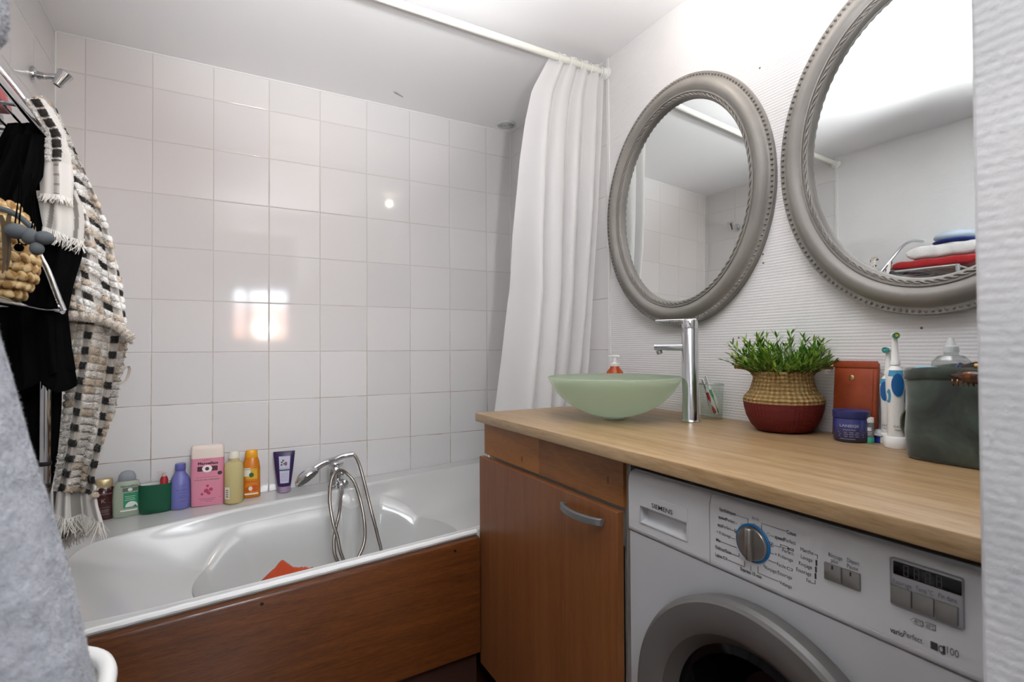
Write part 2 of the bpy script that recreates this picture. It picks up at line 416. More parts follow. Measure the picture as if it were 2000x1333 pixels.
for px in ((510, 1169), (888, 1072)):
    x = onY(px, -.82)[0]; y = yfront(x)-.0285; z = rimz(x, y)-.036
    mb = MB(); mb.lathe([(0, .0045), (.0012, .0042), (.0016, .002)], 12, c=(x, y, z), M=None)
    mm = Matrix.Translation((x, y, z)) @ Matrix.Rotation(math.pi/2, 4, 'X')
    mb = MB(); mb.lathe([(0, .005), (.0012, .0045), (.0006, .002)], 12, M=mm); mb.build('screw', mat('dull_screw', '#3a3431', .4, .8), board).data.transform(Matrix.Translation([-v for v in bath.location]))
mb = MB(); mb.box(-1.80, -.575, -.79, -.775, 0.0, .156); struct(mb.build('baseboard_bath', mat('dark_plinth', '#3a2118', .5), smooth=False))

# ------------------------------------------------------------------ curtain rod and curtain
rod = thing('curtain_rod', 'white curtain rod spanning the room above the front of the bath', 'rod', (-.9, -.785, 2.22))
RZ0, RZ1 = 2.222, 2.205
mb = MB(); mb.tube([(XL+.012, -.785, RZ0), (-1.0, -.785, RZ0-.004), (-.012, -.785, RZ1)], .0125, 14); mb.build('pole', mat('ivory_tube', '#e2e1d8', .3), rod, world=True)
for x, z, s in ((XL, RZ0, 1), (0, RZ1, -1)):
    mm = Matrix.Translation((x, -.785, z)) @ Matrix.Rotation(s*math.pi/2, 4, 'Y')
    mb = MB(); mb.lathe([(.001, .024), (.008, .024), (.014, .017), (.03, .0165), (.03, .013)], 20, M=mm); mb.build('end_cap', M['white_plastic'], rod, world=True)
cl = mat('curtain_cloth', '#efeeee', .55, spec=.25)
g = N(cl); tr = g.n('ShaderNodeBsdfTranslucent'); tr.inputs['Color'].default_value = lin('#f1f0f0')
ms = g.n('ShaderNodeMixShader'); ms.inputs[0].default_value = .38; g.l(g.b.outputs[0], ms.inputs[1]); g.l(tr.outputs[0], ms.inputs[2])
g.l(ms.outputs[0], g.t.nodes['Material Output'].inputs['Surface']); g.bump(g.noise(g.obj(), 14, 3), .003, .35)
cur = thing('shower_curtain', 'white shower curtain drawn together at the end of the rod', 'curtain', (-.2, -.77, 2.2))
ys = [98, 130, 170, 230, 300, 450, 560, 700, 800, 900, 1060]
xl = [1082, 1066, 1046, 1036, 1030, 1025, 1027, 1014, 1003, 990, 975]
xr = [1178, 1180, 1179, 1177, 1174, 1166, 1158, 1148, 1138, 1128, 1110]
ty = [98, 133, 170, 230, 300, 450, 560, 700, 800, 900, 1060]
yy = [-.785, -.78, -.775, -.77, -.765, -.755, -.745, -.725, -.705, -.69, -.67]
nu, nv = 150, 70; rows = []
for i in range(nu+1):
    u = i/nu; row = []
    for j in range(nv+1):
        v = j/nv; py = 96+v*(1010-96); Yb = float(np.interp(py, ys, yy))
        pyr = py+34*(1-v)           # the rod drops to the right in the picture: the hem follows it
        A = onY((float(np.interp(py, ys, xl)), py), Yb); B = onY((float(np.interp(pyr, ys, xr)), pyr), Yb)
        p = A+(B-A)*u
        amp = .008+.016*min(1, v*3.2)
        ph = 2*math.pi*(4.6*u**1.1)+.5*math.sin(3*v+u*5)
        wide = max(0, 1-u/.26)
        off = amp*(math.sin(ph)*(1-.8*wide)+.22*math.sin(1.7*ph+1.2+2.5*v)*(1-wide))
        off += .16*wide**1.6*min(1, .15+v*1.6)*(.55+.45*v)
        p = p+np.array([.5*amp*math.cos(ph)*(1-wide)*.6, off, 0])
        if j == 0: p[2] = min(p[2], RZ1+.02)
        row.append(p)
    rows.append(row)
mb = MB(); mb.grid(rows); cl_o = mb.build('curtain_sheet', cl, cur, world=True, angle=180)
for u in (.12, .33, .52, .7, .9):
    i = int(u*nu); p = rows[i][1]; x = float(p[0]); z = RZ0-.004+(RZ1-RZ0+.004)*((x+1.0)/1.0)
    mb = MB(); mb.tube([(x, -.785+.017*math.cos(a), z-.004+.02*math.sin(a)) for a in [2*math.pi*k/20 for k in range(20)]], .0018, 6, closed=True); mb.build('ring', M['white_plastic'], cur, world=True)

# ------------------------------------------------------------------ chrome holder on the end wall
P = onX((62, 145), XL); hk = thing('wall_hook', 'chrome shower holder fixed high on the tiles above the bath end', 'hook', (XL, P[1], P[2]))
RX = Matrix.Rotation(math.pi/2, 4, 'Y')
mb = MB(); mb.lathe([(.0, .024), (.004, .0245), (.010, .022), (.014, .013), (.03, .011)], 28, M=RX); mb.build('wall_plate', M['chrome'], hk)
mb = MB(); mb.tube(spline([(.02, 0, 0), (.035, 0, .001), (.05, .0, .004), (.062, 0, .006)], 5), .0105, 16); mb.build('arm', M['chrome'], hk)
mm = Matrix.Translation((.072, 0, .002)) @ Matrix.Rotation(.5, 4, 'Y')
mb = MB(); mb.lathe([(-.026, .010), (-.024, .0145), (.0, .0175), (.022, .021), (.025, .019), (.024, .0155), (-.02, .0095)], 24, cap0=False, cap1=False, M=mm); mb.build('cradle', M['chrome'], hk)
# ------------------------------------------------------------------ toiletries on the bath ledge
def on_ledge(p):
    d = ray(*p); t = (.600+.036*C[0]+.05*C[1]-C[2])/(d[2]-.036*d[0]-.05*d[1]); return C+d*t
def stand(name, label, cat, p, back, group=None, turn=0.0, z=None, where=None):
    """an Empty where the thing's front foot is seen, pushed back by its own half depth"""
    P = where if where is not None else (on_ledge(p) if z is None else onZ(p, z))
    h = P-C; h[2] = 0; h /= np.linalg.norm(h); Q = P+h*back
    if z is None and where is None:
        dy = Q[1]+back+.006
        if dy > 0: Q = Q-h*(dy/h[1])      # keep it clear of the tiles behind
        Q[2] = rimz(Q[0], Q[1])+.0005
    return thing(name, label, cat, Q, face_cam(Q)+turn, group), Q
def surf(prof, n, eps=.0004):
    zs = [q[0] for q in prof]; rx = [q[1] for q in prof]; ry = [q[2] if len(q) > 2 else q[1] for q in prof]
    def fn(u, v):
        a = interp(v, zs, rx); b = interp(v, zs, ry); s = min(.999, abs(u)/a)
        return (u, -(b*(1-s**n)**(1/n))-eps, v)
    return fn
GB = 'bottles and tubes on the bath ledge'
def milky(name, tint, body, k=.45):
    m = mat(name, body, .15); g = N(m); tb_ = g.n('ShaderNodeBsdfTransparent'); tb_.inputs['Color'].default_value = lin(tint)
    ms_ = g.n('ShaderNodeMixShader'); ms_.inputs[0].default_value = 1-k; g.l(tb_.outputs[0], ms_.inputs[1]); g.l(g.b.outputs[0], ms_.inputs[2]); g.l(ms_.outputs[0], g.t.nodes['Material Output'].inputs['Surface']); return m
def cap_lines(mb, fn, rows, h, color=None):
    for (u, v, w) in rows: put_rect(mb, u-w/2, u+w/2, v, v+h, fn, 4, 1)

# dark brown shampoo, gold cap
t, P = stand('shampoo_bottle', 'dark brown shampoo bottle with gold cap beside the hanging towel', 'bottle', (202, 1018), .02, GB)
k = mpp(P); H = topz(P, (202, 936))-P[2]; w = 17*k
pr = [(0, w*.86, .016), (.004, w*.95, .019), (H*.5, w, .021), (H*.76, w*.98, .02), (H*.80, w*.84, .017)]
mb = MB(); mb.lathe(pr, 40, n=2.8); mb.build('bottle_body', mat('brown_glossy', '#3a0f10', .18, coat=.3), t)
mb = MB(); mb.lathe([(H*.80, w*.88, .018), (H*.82, w*.9, .019), (H*.975, w*.86, .018), (H, w*.78, .015)], 36, n=2.6); mb.build('cap', mat('pale_gold', '#bfae86', .3, .6), t)
fn = surf(pr, 2.8); mb = MB(); put_text(mb, 'KÉRASTASE', .006, fn, 0, w*1.5, 0, H*.63); put_text(mb, 'K', .02, fn, 0, None, 0, H*.43)
put_text(mb, 'BAIN DENSITÉ', .004, fn, 0, w*1.2, 0, H*.3); cap_lines(mb, fn, [(0, H*.24, w*1.1), (0, H*.2, w*.8), (0, H*.14, w)], .0012)
mb.build('lettering', mat('rose_grey_print', '#a78d88', .5), t)
# clear green shower gel
t, P = stand('shower_gel_bottle', 'clear shower gel bottle with grey dome cap and green label', 'bottle', (248, 1009), .022, GB)
k = mpp(P); H = topz(P, (248, 920))-P[2]; w = 23.5*k
pr = [(0, w*.9, .019), (.005, w*.97, .022), (H*.35, w, .024), (H*.62, w*.95, .023), (H*.76, w*.78, .02), (H*.785, w*.6, .016)]
mb = MB(); mb.lathe(pr, 44, n=2.6); mb.build('bottle_body', milky('clear_greenish', '#f4f9f1', '#d3dfca', .5), t)
mb = MB(); mb.lathe([(H*.785, w*.6, .016), (H*.80, w*.62, .017), (H*.9, w*.58, .016), (H*.97, w*.42, .012), (H, w*.15, .004)], 36, n=2.3); mb.build('cap', mat('grey_cap', '#8f959a', .25), t)
fn = surf(pr, 2.6); mb = MB(); mb.m = 0; put_rect(mb, -w*.25, w*.75, H*.2, H*.53, fn); mb.m = 1; put_disc(mb, w*.3, H*.22, w*.42, H*.12, lambda a, b: (fn(a, b)[0], fn(a, b)[1]-.0005, b), 18, 0, math.pi)
put_rect(mb, -w*.45, w*.7, H*.13, H*.16, fn); mb.m = 2; put_text(mb, 'Marseillais', .0085, fn, w*.15, w*1.15, .0003, H*.66); put_rect(mb, -w*.3, w*.7, H*.56, H*.64, fn); mb.m = 1
cap_lines(mb, lambda a, b: (fn(a, b)[0], fn(a, b)[1]-.0005, b), [(w*.2, H*.45, w*.7), (w*.2, H*.41, w*.6), (w*.2, H*.37, w*.7)], .0012); put_disc(mb, w*.2, H*.6, w*.16, H*.035, lambda a, b: (fn(a, b)[0], fn(a, b)[1]-.0006, b))
mb.build('label', [mat('green_label', '#2f8f66', .4), mat('white_print', '#e6e9e4', .5), mat('grey_green_print', '#55655c', .5)], t)
# green oval cup
t, P = stand('oval_cup', 'dark green oval cup, open at the top, on the bath ledge', 'cup', (305, 1001), .032, None, .15)
k = mpp(P); H = topz(P, (283, 944))-P[2]-.002; w = 29*k
mb = MB(); mb.lathe([(0, w*.86, .021), (.004, w*.94, .025), (.02, w*.98, .028), (H, w, .0295), (H+.001, w-.001, .0285), (H, w-.002, .0275)], 44, n=2.3, cap1=False); mb.build('cup_wall', mat('bottle_green', '#0d5238', .38), t)
mb = MB(); mb.lathe([(H, w-.002, .0275), (.012, w*.88, .020), (.011, w*.5, .010), (.011, .001, .001)], 44, n=2.3, cap0=False, cap1=False); mb.build('cup_lining', mat('cup_white', '#d9d5d2', .4), t)
t.rotation_euler = (0, 0, 0)
cupP, cupH, cupA = P, H, t.rotation_euler[2]
# small red bottle with a pale pump, standing in the cup
q = np.array([cupP[0]+.024*math.cos(cupA), cupP[1]+.024*math.sin(cupA), cupP[2]+.007])
t = thing('pump_bottle', 'small red bottle with pale pump head standing inside the green cup', 'bottle', q, face_cam(q))
h = topz(q, (326, 921))-q[2]
mb = MB(); mb.lathe([(0, .013), (h*.78, .013), (h*.86, .009), (h*.87, .006)], 22); mb.build('bottle_body', mat('red_gloss', '#a8242a', .25), t)
mb = MB(); mb.lathe([(h*.87, .007), (h*.93, .007), (h*.935, .004), (h*.97, .004)], 16); mb.box(-.022, .008, -.006, .006, h*.965, h, .002); mb.build('pump_head', mat('pale_pink_pump', '#cfb8b4', .35), t)
# lilac bottle
t, P = stand('shampoo_bottle', 'lilac round-shouldered bottle between the green cup and the pink bottle', 'bottle', (352, 995), .026, GB)
k = mpp(P); H = topz(P, (352, 906))-P[2]; w = 18*k
pr = [(0, w*.92), (.004, w), (H*.5, w), (H*.62, w*.93), (H*.72, w*.72), (H*.79, w*.5), (H*.84, w*.46)]
mb = MB(); mb.lathe(pr, 36); mb.build('bottle_body', mat('lilac', '#7274b4', .33), t)
mb = MB(); mb.lathe([(H*.84, w*.44), (H*.86, w*.5), (H*.98, w*.5), (H, w*.46)], 30); mb.build('cap', mat('lilac_cap', '#6164a8', .35), t)
fn = surf(pr, 2.0); mb = MB(); put_text(mb, 'blondifier', .007, fn, w*.15, w*1.0, 0, H*.42); put_text(mb, 'L\'ORÉAL', .0045, fn, w*.2, w*.7, 0, H*.52); cap_lines(mb, fn, [(w*.2, H*.36, w*.9), (w*.2, H*.3, w*.7), (w*.2, H*.26, w*.8), (w*.2, H*.18, w*.5)], .0012)
mb.build('lettering', mat('indigo_print', '#3c3f7c', .5), t)
# pink shower gel
t, P = stand('shower_gel_bottle', 'tall pink shower gel bottle with cream cap, largest on the bath ledge', 'bottle', (406, 989), .02, GB, -.12)
k = mpp(P); H = topz(P, (406, 869))-P[2]; w = 28.5*k
pr = [(0, w*.95, .019), (.004, w*.985, .021), (H*.4, w, .022), (H*.785, w*.98, .021)]
mb = MB(); mb.lathe(pr, 52, n=4.5); mb.build('bottle_body', mat('pink_plastic', '#d98aa0', .3), t)
mb = MB(); mb.lathe([(H*.787, w*.98, .0212), (H*.93, w*.98, .021), (H*.98, w*.95, .019), (H, w*.86, .014)], 48, n=4.5); mb.build('cap', mat('cream_cap', '#e6d8cc', .35), t)
fn = surf(pr, 4.5); mb = MB(); mb.m = 0; put_text(mb, 'LE PETIT', .005, fn, 0, w*.5, 0, H*.75); put_text(mb, 'Marseillais', .014, fn, w*.05, w*1.2, .0005, H*.685); put_rect(mb, -w*.58, w*.62, H*.575, H*.655, fn)
put_disc(mb, w*.75, H*.53, w*.14, H*.032, fn)
f2 = lambda a, b: (fn(a, b)[0], fn(a, b)[1]-.0005, b)
mb.m = 1; put_disc(mb, 0, H*.615, w*.3, H*.06, f2); mb.m = 0; put_disc(mb, 0, H*.615, w*.12, H*.03, lambda a, b: (fn(a, b)[0], fn(a, b)[1]-.0009, b))
mb.m = 2; put_text(mb, 'GEL DOUCHE EXTRA DOUX', .0045, fn, 0, w*1.3, 0, H*.47); mb.m = 3; put_text(mb, 'FLEUR DE CERISIER', .0055, fn, 0, w*1.5, .0002, H*.425)
mb.m = 4
for (u, v, r) in ((-.05, .25, .16), (.22, .27, .13), (.02, .33, .1), (-.3, .2, .09), (.1, .21, .12)):
    for q in range(5): a = q*1.257; put_disc(mb, u*w+r*w*.55*math.cos(a), v*H+r*w*.55*math.sin(a), r*w*.42, r*w*.42, fn, 10)
mb.m = 2; cap_lines(mb, fn, [(0, H*.12, w*1.0), (0, H*.095, w*.8), (w*.1, H*.07, w*.4), (w*.75, H*.13, w*.15)], .0013)
mb.build('lettering', [mat('dark_print', '#4a3038', .5), mat('white_print_b', '#f0e6e6', .5), mat('mauve_print', '#93566a', .5), mat('olive_print', '#7a7a45', .5), mat('cherry_print', '#b93a5c', .5)], t)
# clear oil with pump
t, P = stand('oil_bottle', 'clear bottle of pale yellow oil with white cap on bath ledge', 'bottle', (457, 985), .022, GB)
k = mpp(P); H = topz(P, (455, 882))-P[2]; w = 17*k
pr = [(0, w*.9), (.004, w), (H*.7, w), (H*.78, w*.9), (H*.81, w*.55), (H*.86, w*.5)]
mb = MB(); mb.lathe(pr, 34); mb.build('bottle_body', milky('clear_oil', '#faf5dc', '#e8dba4', .45), t)
mb = MB(); mb.lathe([(.003, w*.93), (.006, w*.95), (H*.06, w*.95), (H*.065, w*.9)], 30); mb.build('oil', mat('yellow_oil', '#c7a23a', .15), t)
mb = MB(); mb.lathe([(H*.86, w*.52), (H*.87, w*.58), (H*.97, w*.54), (H, w*.4)], 26); mb.build('cap', mat('clear_cap', '#d9d5c4', .2), t)
fn = surf(pr, 2.0); mb = MB(); mb.m = 0; put_rect(mb, -w*.92, -w*.45, H*.1, H*.33, fn); mb.m = 1; cap_lines(mb, lambda a, b: (fn(a, b)[0], fn(a, b)[1]-.0005, b), [(-w*.7, H*.14+.008*q, w*.25) for q in range(4)], .003)
mb.build('label', [mat('paper_label', '#d8d4c6', .6), mat('label_black', '#2c2a28', .6)], t)
# orange bottle
t, P = stand('shampoo_bottle', 'orange shampoo bottle with yellow cap and fruit label', 'bottle', (491, 974), .022, GB)
k = mpp(P); H = topz(P, (489, 880))-P[2]; w = 16*k
pr = [(0, w*.93, .018), (.004, w, .021), (H*.6, w*.97, .021), (H*.76, w*.86, .019), (H*.85, w*.68, .015)]
mb = MB(); mb.lathe(pr, 40, n=2.6); mb.build('bottle_body', mat('orange_plastic', '#cc7716', .28), t)
mb = MB(); mb.lathe([(H*.85, w*.66, .0145), (H*.86, w*.7, .015), (H*.97, w*.66, .0145), (H, w*.58, .012)], 32, n=2.4); mb.build('cap', mat('yellow_cap', '#e8a31c', .35), t)
fn = surf(pr, 2.6); f2 = lambda a, b: (fn(a, b)[0], fn(a, b)[1]-.0005, b); f3 = lambda a, b: (fn(a, b)[0], fn(a, b)[1]-.001, b)
mb = MB(); mb.m = 0; put_rect(mb, -w*.9, w*.9, H*.4, H*.62, fn); mb.m = 3; put_rect(mb, -w*.9, w*.9, H*.1, H*.4, fn); mb.m = 1; put_rect(mb, -w*.9, -w*.1, H*.46, H*.64, f2); put_rect(mb, -w*.75, w*.75, H*.07, H*.1, fn)
mb.m = 2; put_text(mb, 'GARNIER', .006, f3, -w*.45, w*.7, 0, H*.6); put_disc(mb, 0, H*.49, w*.26, H*.05, f3); mb.m = 4; put_text(mb, 'HAIR FOOD', .007, f2, .0, w*1.3, .0004, H*.33); put_disc(mb, w*.35, H*.2, w*.4, H*.07, f2); put_disc(mb, -w*.4, H*.18, w*.3, H*.06, f2); mb.m = 1; put_disc(mb, -w*.1, H*.2, w*.22, H*.045, f3)
mb.build('label', [mat('label_yellow', '#dcae36', .4), mat('label_white', '#e3e0d0', .4), mat('label_green', '#2f5b34', .5), mat('label_orange', '#d47f22', .4), mat('label_red', '#c2531f', .4)], t)
# dark purple tube on its cap
t, P = stand('cream_tube', 'dark purple cream tube standing on its mauve cap by the hand shower', 'tube', (555, 963), .014, GB)
k = mpp(P); H = topz(P, (553, 882))-P[2]; w = 12*k
mb = MB(); mb.lathe([(0, w*.93), (.002, w), (H*.15, w)], 30); mb.build('cap', mat('mauve_cap', '#9a86a0', .3), t)
pr = [(H*.155, w*1.0, w*1.0), (H*.2, w*1.05, w*1.03), (H*.6, w*1.38, w*.62), (H*.93, w*1.6, .003), (H, w*1.6, .0015)]
mb = MB(); mb.lathe(pr, 40, n=2.2); mb.build('tube_body', mat('aubergine', '#33204e', .3), t)
fn = surf(pr, 2.2); f2 = lambda a, b: (fn(a, b)[0], fn(a, b)[1]-.0005, b); mb = MB(); mb.m = 0; mb.grid([[fn((-.72+1.55*i/6)*w*(.85+.3*j/8)*.97, H*(.24+.64*j/8)) for j in range(9)] for i in range(7)])
mb.m = 1; put_rect(mb, -w*.75, w*.85, H*.535, H*.57, f2); put_text(mb, 'KLORANE', .0045, lambda a, b: (f2(a, b)[0], f2(a, b)[1]-.0004, b), w*.05, w*1.2, 0, H*.585)
mb.m = 2; put_disc(mb, w*.25, H*.7, w*.2, H*.05, f2); mb.m = 1
for (a, b) in ((-.35, .74), (-.15, .78), (-.4, .68), (0, .7)): put_disc(mb, w*a, H*b, w*.17, H*.022, f2, 10)
mb.m = 3; cap_lines(mb, f2, [(w*.05, H*(.3+.033*q), w*(1.1 if q % 2 else .9)) for q in range(6)], .001)
mb.build('label', [mat('lilac_paper', '#b9b7cd', .5), mat('teal_print', '#3b5a50', .5), mat('fig_print', '#7c3a4a', .5), mat('print_grey', '#8a88a0', .5)], t)

# ------------------------------------------------------------------ bath mixer and hand shower
P = onZ((654, 948), rimz(-.89, -.1)); mx = thing('bath_mixer', 'chrome bath mixer standing on the ledge under the hand shower', 'tap', (P[0], -.075, rimz(P[0], -.075)), .0)
bz = topz(np.array([P[0], -.075, 0]), (654, 905))-mx.location[2]
mb = MB(); mb.lathe([(0, .032), (.005, .032), (.008, .028), (.02, .026), (bz*.6, .026), (bz*.75, .023), (bz*.82, .019)], 28); mb.build('mixer_body', M['chrome'], mx)
mb = MB(); mb.lathe([(bz*.8, .019, .017), (bz*.88, .028, .021), (bz*.98, .034, .022), (bz, .032, .021), (bz*.96, .019, .013), (bz*.9, .012, .010)], 28); mb.build('cradle', M['chrome'], mx)
def knob(name, px, r, l, yb):
    q = onY(px, yb)-np.array(mx.location); mm = Matrix.Translation((q[0]-.0, -.008, q[2])) @ Matrix.Rotation(math.pi/2, 4, 'X')
    L = -(yb-mx.location[1])
    mb = MB(); mb.lathe([(.0, r*.55), (L-l, r*.55), (L-l+.002, r*.95), (L-l*.5, r), (L-.003, r*.9), (L, r*.5)], 24, M=mm); mb.build(name, M['chrome'], mx)
knob('diverter_knob', (667, 925), .012, .022, -.125); knob('flow_knob', (674, 944), .014, .026, -.135)
q = onY((667, 958), -.135)-np.array(mx.location)
mb = MB(); mb.tube([(q[0], q[1], q[2]-.012), (q[0], q[1], q[2]+.02)], .010, 14); mb.tube([(q[0], q[1], q[2]+.02), (q[0]-.004, -.02, q[2]+.03), (0, 0, q[2]+.03)], .008, 10); mb.build('hose_outlet', M['chrome'], mx)
hs = thing('hand_shower', 'chrome hand shower resting in the mixer cradle with looped metal hose', 'hand shower', onY((640, 905), -.12))
hp = [onY(p, y) for p, y in (((606, 922), -.118), ((620, 912), -.112), ((637, 903), -.105), ((656, 897), -.09), ((672, 891), -.085), ((690, 888), -.09))]
mb = MB(); sp = spline(hp, 6); mb.tube(sp, [.016-.004*min(1, i/14) for i in range(len(sp))], 16)
e = (hp[-1]-hp[-2]); e /= np.linalg.norm(e)
mb.build('handle', M['chrome'], hs, world=True)
mb = MB()
for s in (-.004, .004): q0 = hp[-1]-e*(.012-s); mb.tube([q0, q0+e*.002], .0098, 14)
mb.build('grip_ring', M['dark'], hs, world=True)
Hc = onY((599, 932), -.13); nrm = Vector((.5, -.42, -.72)).normalized(); q = nrm.to_track_quat('Z', 'Y').to_matrix().to_4x4()
mm = Matrix.Translation(Hc.tolist()) @ q
mb = MB(); mb.lathe([(-.026, .012), (-.022, .026), (-.010, .046), (.004, .053), (.010, .052), (.010, .047)], 36, M=mm, cap1=False); mb.build('shower_head', M['chrome'], hs, world=True)
mb = MB(); mb.lathe([(.009, .048), (.0105, .046), (.0105, .001)], 32, M=mm, cap0=False)
for r, n in ((.011, 6), (.021, 12), (.031, 18), (.040, 24)):
    for k in range(n): a = 2*math.pi*k/n; mb.lathe([(.0104, .0016), (.012, .0013), (.0122, .0004)], 8, c=(r*math.cos(a), r*math.sin(a), 0), M=mm, cap0=False)
mb.build('spray_face', mat('spray_grey', '#6f746d', .45), hs, world=True)
hpx = [(667, 958), (665, 980), (662, 1005), (655, 1035), (652, 1062), (656, 1090), (676, 1118), (700, 1088), (712, 1055), (711, 1015), (703, 975), (692, 943), (680, 928), (666, 919), (653, 926), (646, 945), (644, 980), (650, 1020), (659, 1050), (667, 1085), (688, 1125), (722, 1120), (744, 1085), (737, 1045), (724, 995), (712, 945), (703, 912), (696, 895), (690, 888)]
def hy(p, i):
    y = float(np.interp(p[1], [885, 915, 940, 965, 1000, 1090, 1130], [-.09, -.14, -.165, -.205, -.245, -.31, -.335]))
    if i == 0: y = -.135
    if i == 1: y = -.19
    if 14 <= i <= 20: y -= .012
    if 13 <= i <= 15: y -= .008
    return y
hpts = spline([onY(p, hy(p, i)) for i, p in enumerate(hpx)], 12)
hm = mat('ribbed_hose', '#9a938c', .28, 1.0)
mb = MB(); mb.tube(hpts, [.0062+.0007*(i % 2) for i in range(len(hpts))], 10); mb.build('hose', hm, hs, world=True, smooth=True, angle=80)
# orange cloth in the bath
q = np.array([-1.03, -.55, 0]); 
oc = [(512, 1132), (528, 1112), (545, 1097), (553, 1103), (568, 1107), (580, 1112), (590, 1107), (588, 1120), (565, 1140), (530, 1150)]
Q = np.array([onY(p, -.60+.0) for p in oc]); cen = Q.mean(0)
mb = MB(); rows = []
for i in range(25):
    s = i/24; row = []
    for kx in range(46):
        a = kx/45; x = cen[0]-.075+.15*a; y = -.68+.15*s
        top = float(np.interp(x, Q[:6, 0], Q[:6, 2])) if x < Q[6, 0] else float(Q[6, 2])
        if x < Q[0, 0]: top = Q[0, 2]-.02
        rid = max(0, 1-abs(s-.5)/.34)
        z = top-.075+.075*rid+.011*(abs(((a*3.1+s*1.2) % 1)-.5)*2-.5)+.005*math.sin(s*23+a*5)
        row.append((x+.008*math.sin(s*17), y, max(z, .2)))
    rows.append(row)
cz = min(p[2] for r in rows for p in r)
om = bumpy(mat('orange_cloth', '#b5421a', .85, sheen=.3), 120, .001, .6)
mb.grid(rows); o = mb.build('washcloth', om, angle=180)
md = o.modifiers.new('thickness', 'SOLIDIFY'); md.thickness = .003
tag(o, 'crumpled orange cloth lying inside the bath', 'cloth')
# ------------------------------------------------------------------ worktop, cabinet
XCF = -.582; YCL = -.803
mb = MB(); mb.box(XCF, -.002, YF+.002, YCL, CT-.028, CT, .003)
o = mb.build('worktop', M['oak_top'], angle=30); tag(o, 'light oak worktop carrying the glass basin', 'worktop')
cab = thing('vanity_cabinet', 'beech cabinet with one door under the worktop, beside the washing machine', 'cabinet', (-.3, -1.15, 0))
Y0, Y1 = -.806, -1.487
mb = MB()
mb.box(-.53, -.03, Y0-.016, Y0, .10, CT-.029); mb.box(-.53, -.03, Y1, Y1+.016, .10, CT-.029); mb.box(-.53, -.03, Y1+.016, Y0-.016, .10, .116); mb.box(-.046, -.03, Y1+.016, Y0-.016, .116, CT-.029)
mb.box(-.53, -.514, Y1+.016, Y0-.016, .70, CT-.029)
mb.build('carcass', mat('white_melamine', '#c9c5bf', .45), cab, world=True, smooth=False)
mb = MB(); mb.box(-.48, -.03, Y1+.01, Y0-.01, 0, .10); mb.build('plinth', M['dark'], cab, world=True, smooth=False)
ym = onX((1054, 880), -.547)[1]
mb = MB(); mb.m = 0; mb.box(-.549, -.531, ym, Y0+.001, .792, CT-.029, .001); mb.m = 1; mb.box(-.549, -.531, Y1-.002, ym, .792, CT-.029, .001)
mb.m = 2
for px in ((1019, 897), (1187, 938)):
    q = onX(px, -.5495); mb.box(-.5497, -.548, q[1]-.002, q[1]+.002, q[2]-.008, q[2]+.008, .0008)
mb.build('apron_board', [M['block'], M['block2'], mat('wood_knot', '#4a2a10', .5)], cab, world=True, smooth=False)
zt = .785
mb = MB(); mb.box(-.566, -.548, Y1-.001, Y0+.004, .11, zt, .0012); door = mb.build('door', M['beech'], cab, world=True, smooth=False)
q0 = onX((1101, 984), -.566); q1 = onX((1183, 1026), -.566)
ya, yb = q0[1]-.002, q1[1]+.004; zz = .752
rows = []
for k in range(25):
    s = k/24; y = ya+(yb-ya)*s; d = .008+.022*math.sin(math.pi*s)**.7; hh = .0085
    zc = zz-.0*s
    rows.append([(-.566-d, y, zc-hh), (-.566-d-.0035, y, zc-hh+.002), (-.566-d-.0035, y, zc+hh-.002), (-.566-d, y, zc+hh), (-.566-d+.004, y, zc+hh), (-.566-d+.004, y, zc-hh)])
mb = MB(); mb.grid(rows, cv=True); mb.f.append((0, 1, 2, 3, 4, 5)); mb.mi.append(0); mb.f.append(tuple(24*6+k for k in range(6))); mb.mi.append(0)
mb.box(-.578, -.565, ya-.011, ya-.001, zz-.006, zz+.006, .001); mb.box(-.578, -.565, yb+.001, yb+.011, zz-.006, zz+.006, .001)
h = mb.build('handle', M['grey_metal'], door, angle=35); h.data.transform(Matrix.Translation([-v for v in cab.location]))
struct(MB().box(-.54, -.05, -1.503, -1.4885, .0, CT-.029).build('trim_6', mat('side_panel_grey', '#8f8c88', .4), smooth=False))

# ------------------------------------------------------------------ washing machine
XF = -.55; WA, WB = -1.507, -2.107; ZB, ZTOP = .752, .879
wm = thing('washing_machine', 'white front-loading washing machine under the worktop', 'washing machine', (-.3, -1.807, 0))
wmw = mat('machine_white', '#bcbdc0', .38); pw = mat('fascia_white', '#c8c9cb', .36)
mb = MB(); 
# body front with a round hole for the door
yc, zc, RO = -1.807, .472, .252
NB = 96; rows = []; AN = [2*math.pi*k/NB for k in range(NB)]
for cx_, cy_ in ((.2985, ZB-.0015-zc), (-.2985, ZB-.0015-zc), (.2985, .012-zc), (-.2985, .012-zc)):
    aa = math.atan2(cy_, cx_) % (2*math.pi); AN[min(range(NB), key=lambda q: abs(AN[q]-aa))] = aa
for k in range(NB):
    a = AN[k]; c_, s_ = math.cos(a), math.sin(a)
    t = min((.2985/abs(c_)) if abs(c_) > 1e-6 else 9, ((ZB-.0015-zc) if s_ > 0 else (zc-.012))/abs(s_) if abs(s_) > 1e-6 else 9)
    rows.append([(XF+.03, yc-RO*.93*c_, zc+RO*.93*s_), (XF+.008, yc-RO*.96*c_, zc+RO*.96*s_), (XF+.003, yc-(RO+.012)*c_, zc+(RO+.012)*s_), (XF+.002, yc-t*c_, zc+t*s_), (-.06, yc-t*c_, zc+t*s_)])
mb.grid(rows, cu=True); mb.box(-.061, -.06, WB+.002, WA-.002, .012, ZTOP-.01)
mb.box(XF+.02, -.06, WB+.002, WA-.002, ZB-.0015, ZTOP-.012)
mb.build('body', wmw, wm, world=True, angle=30)
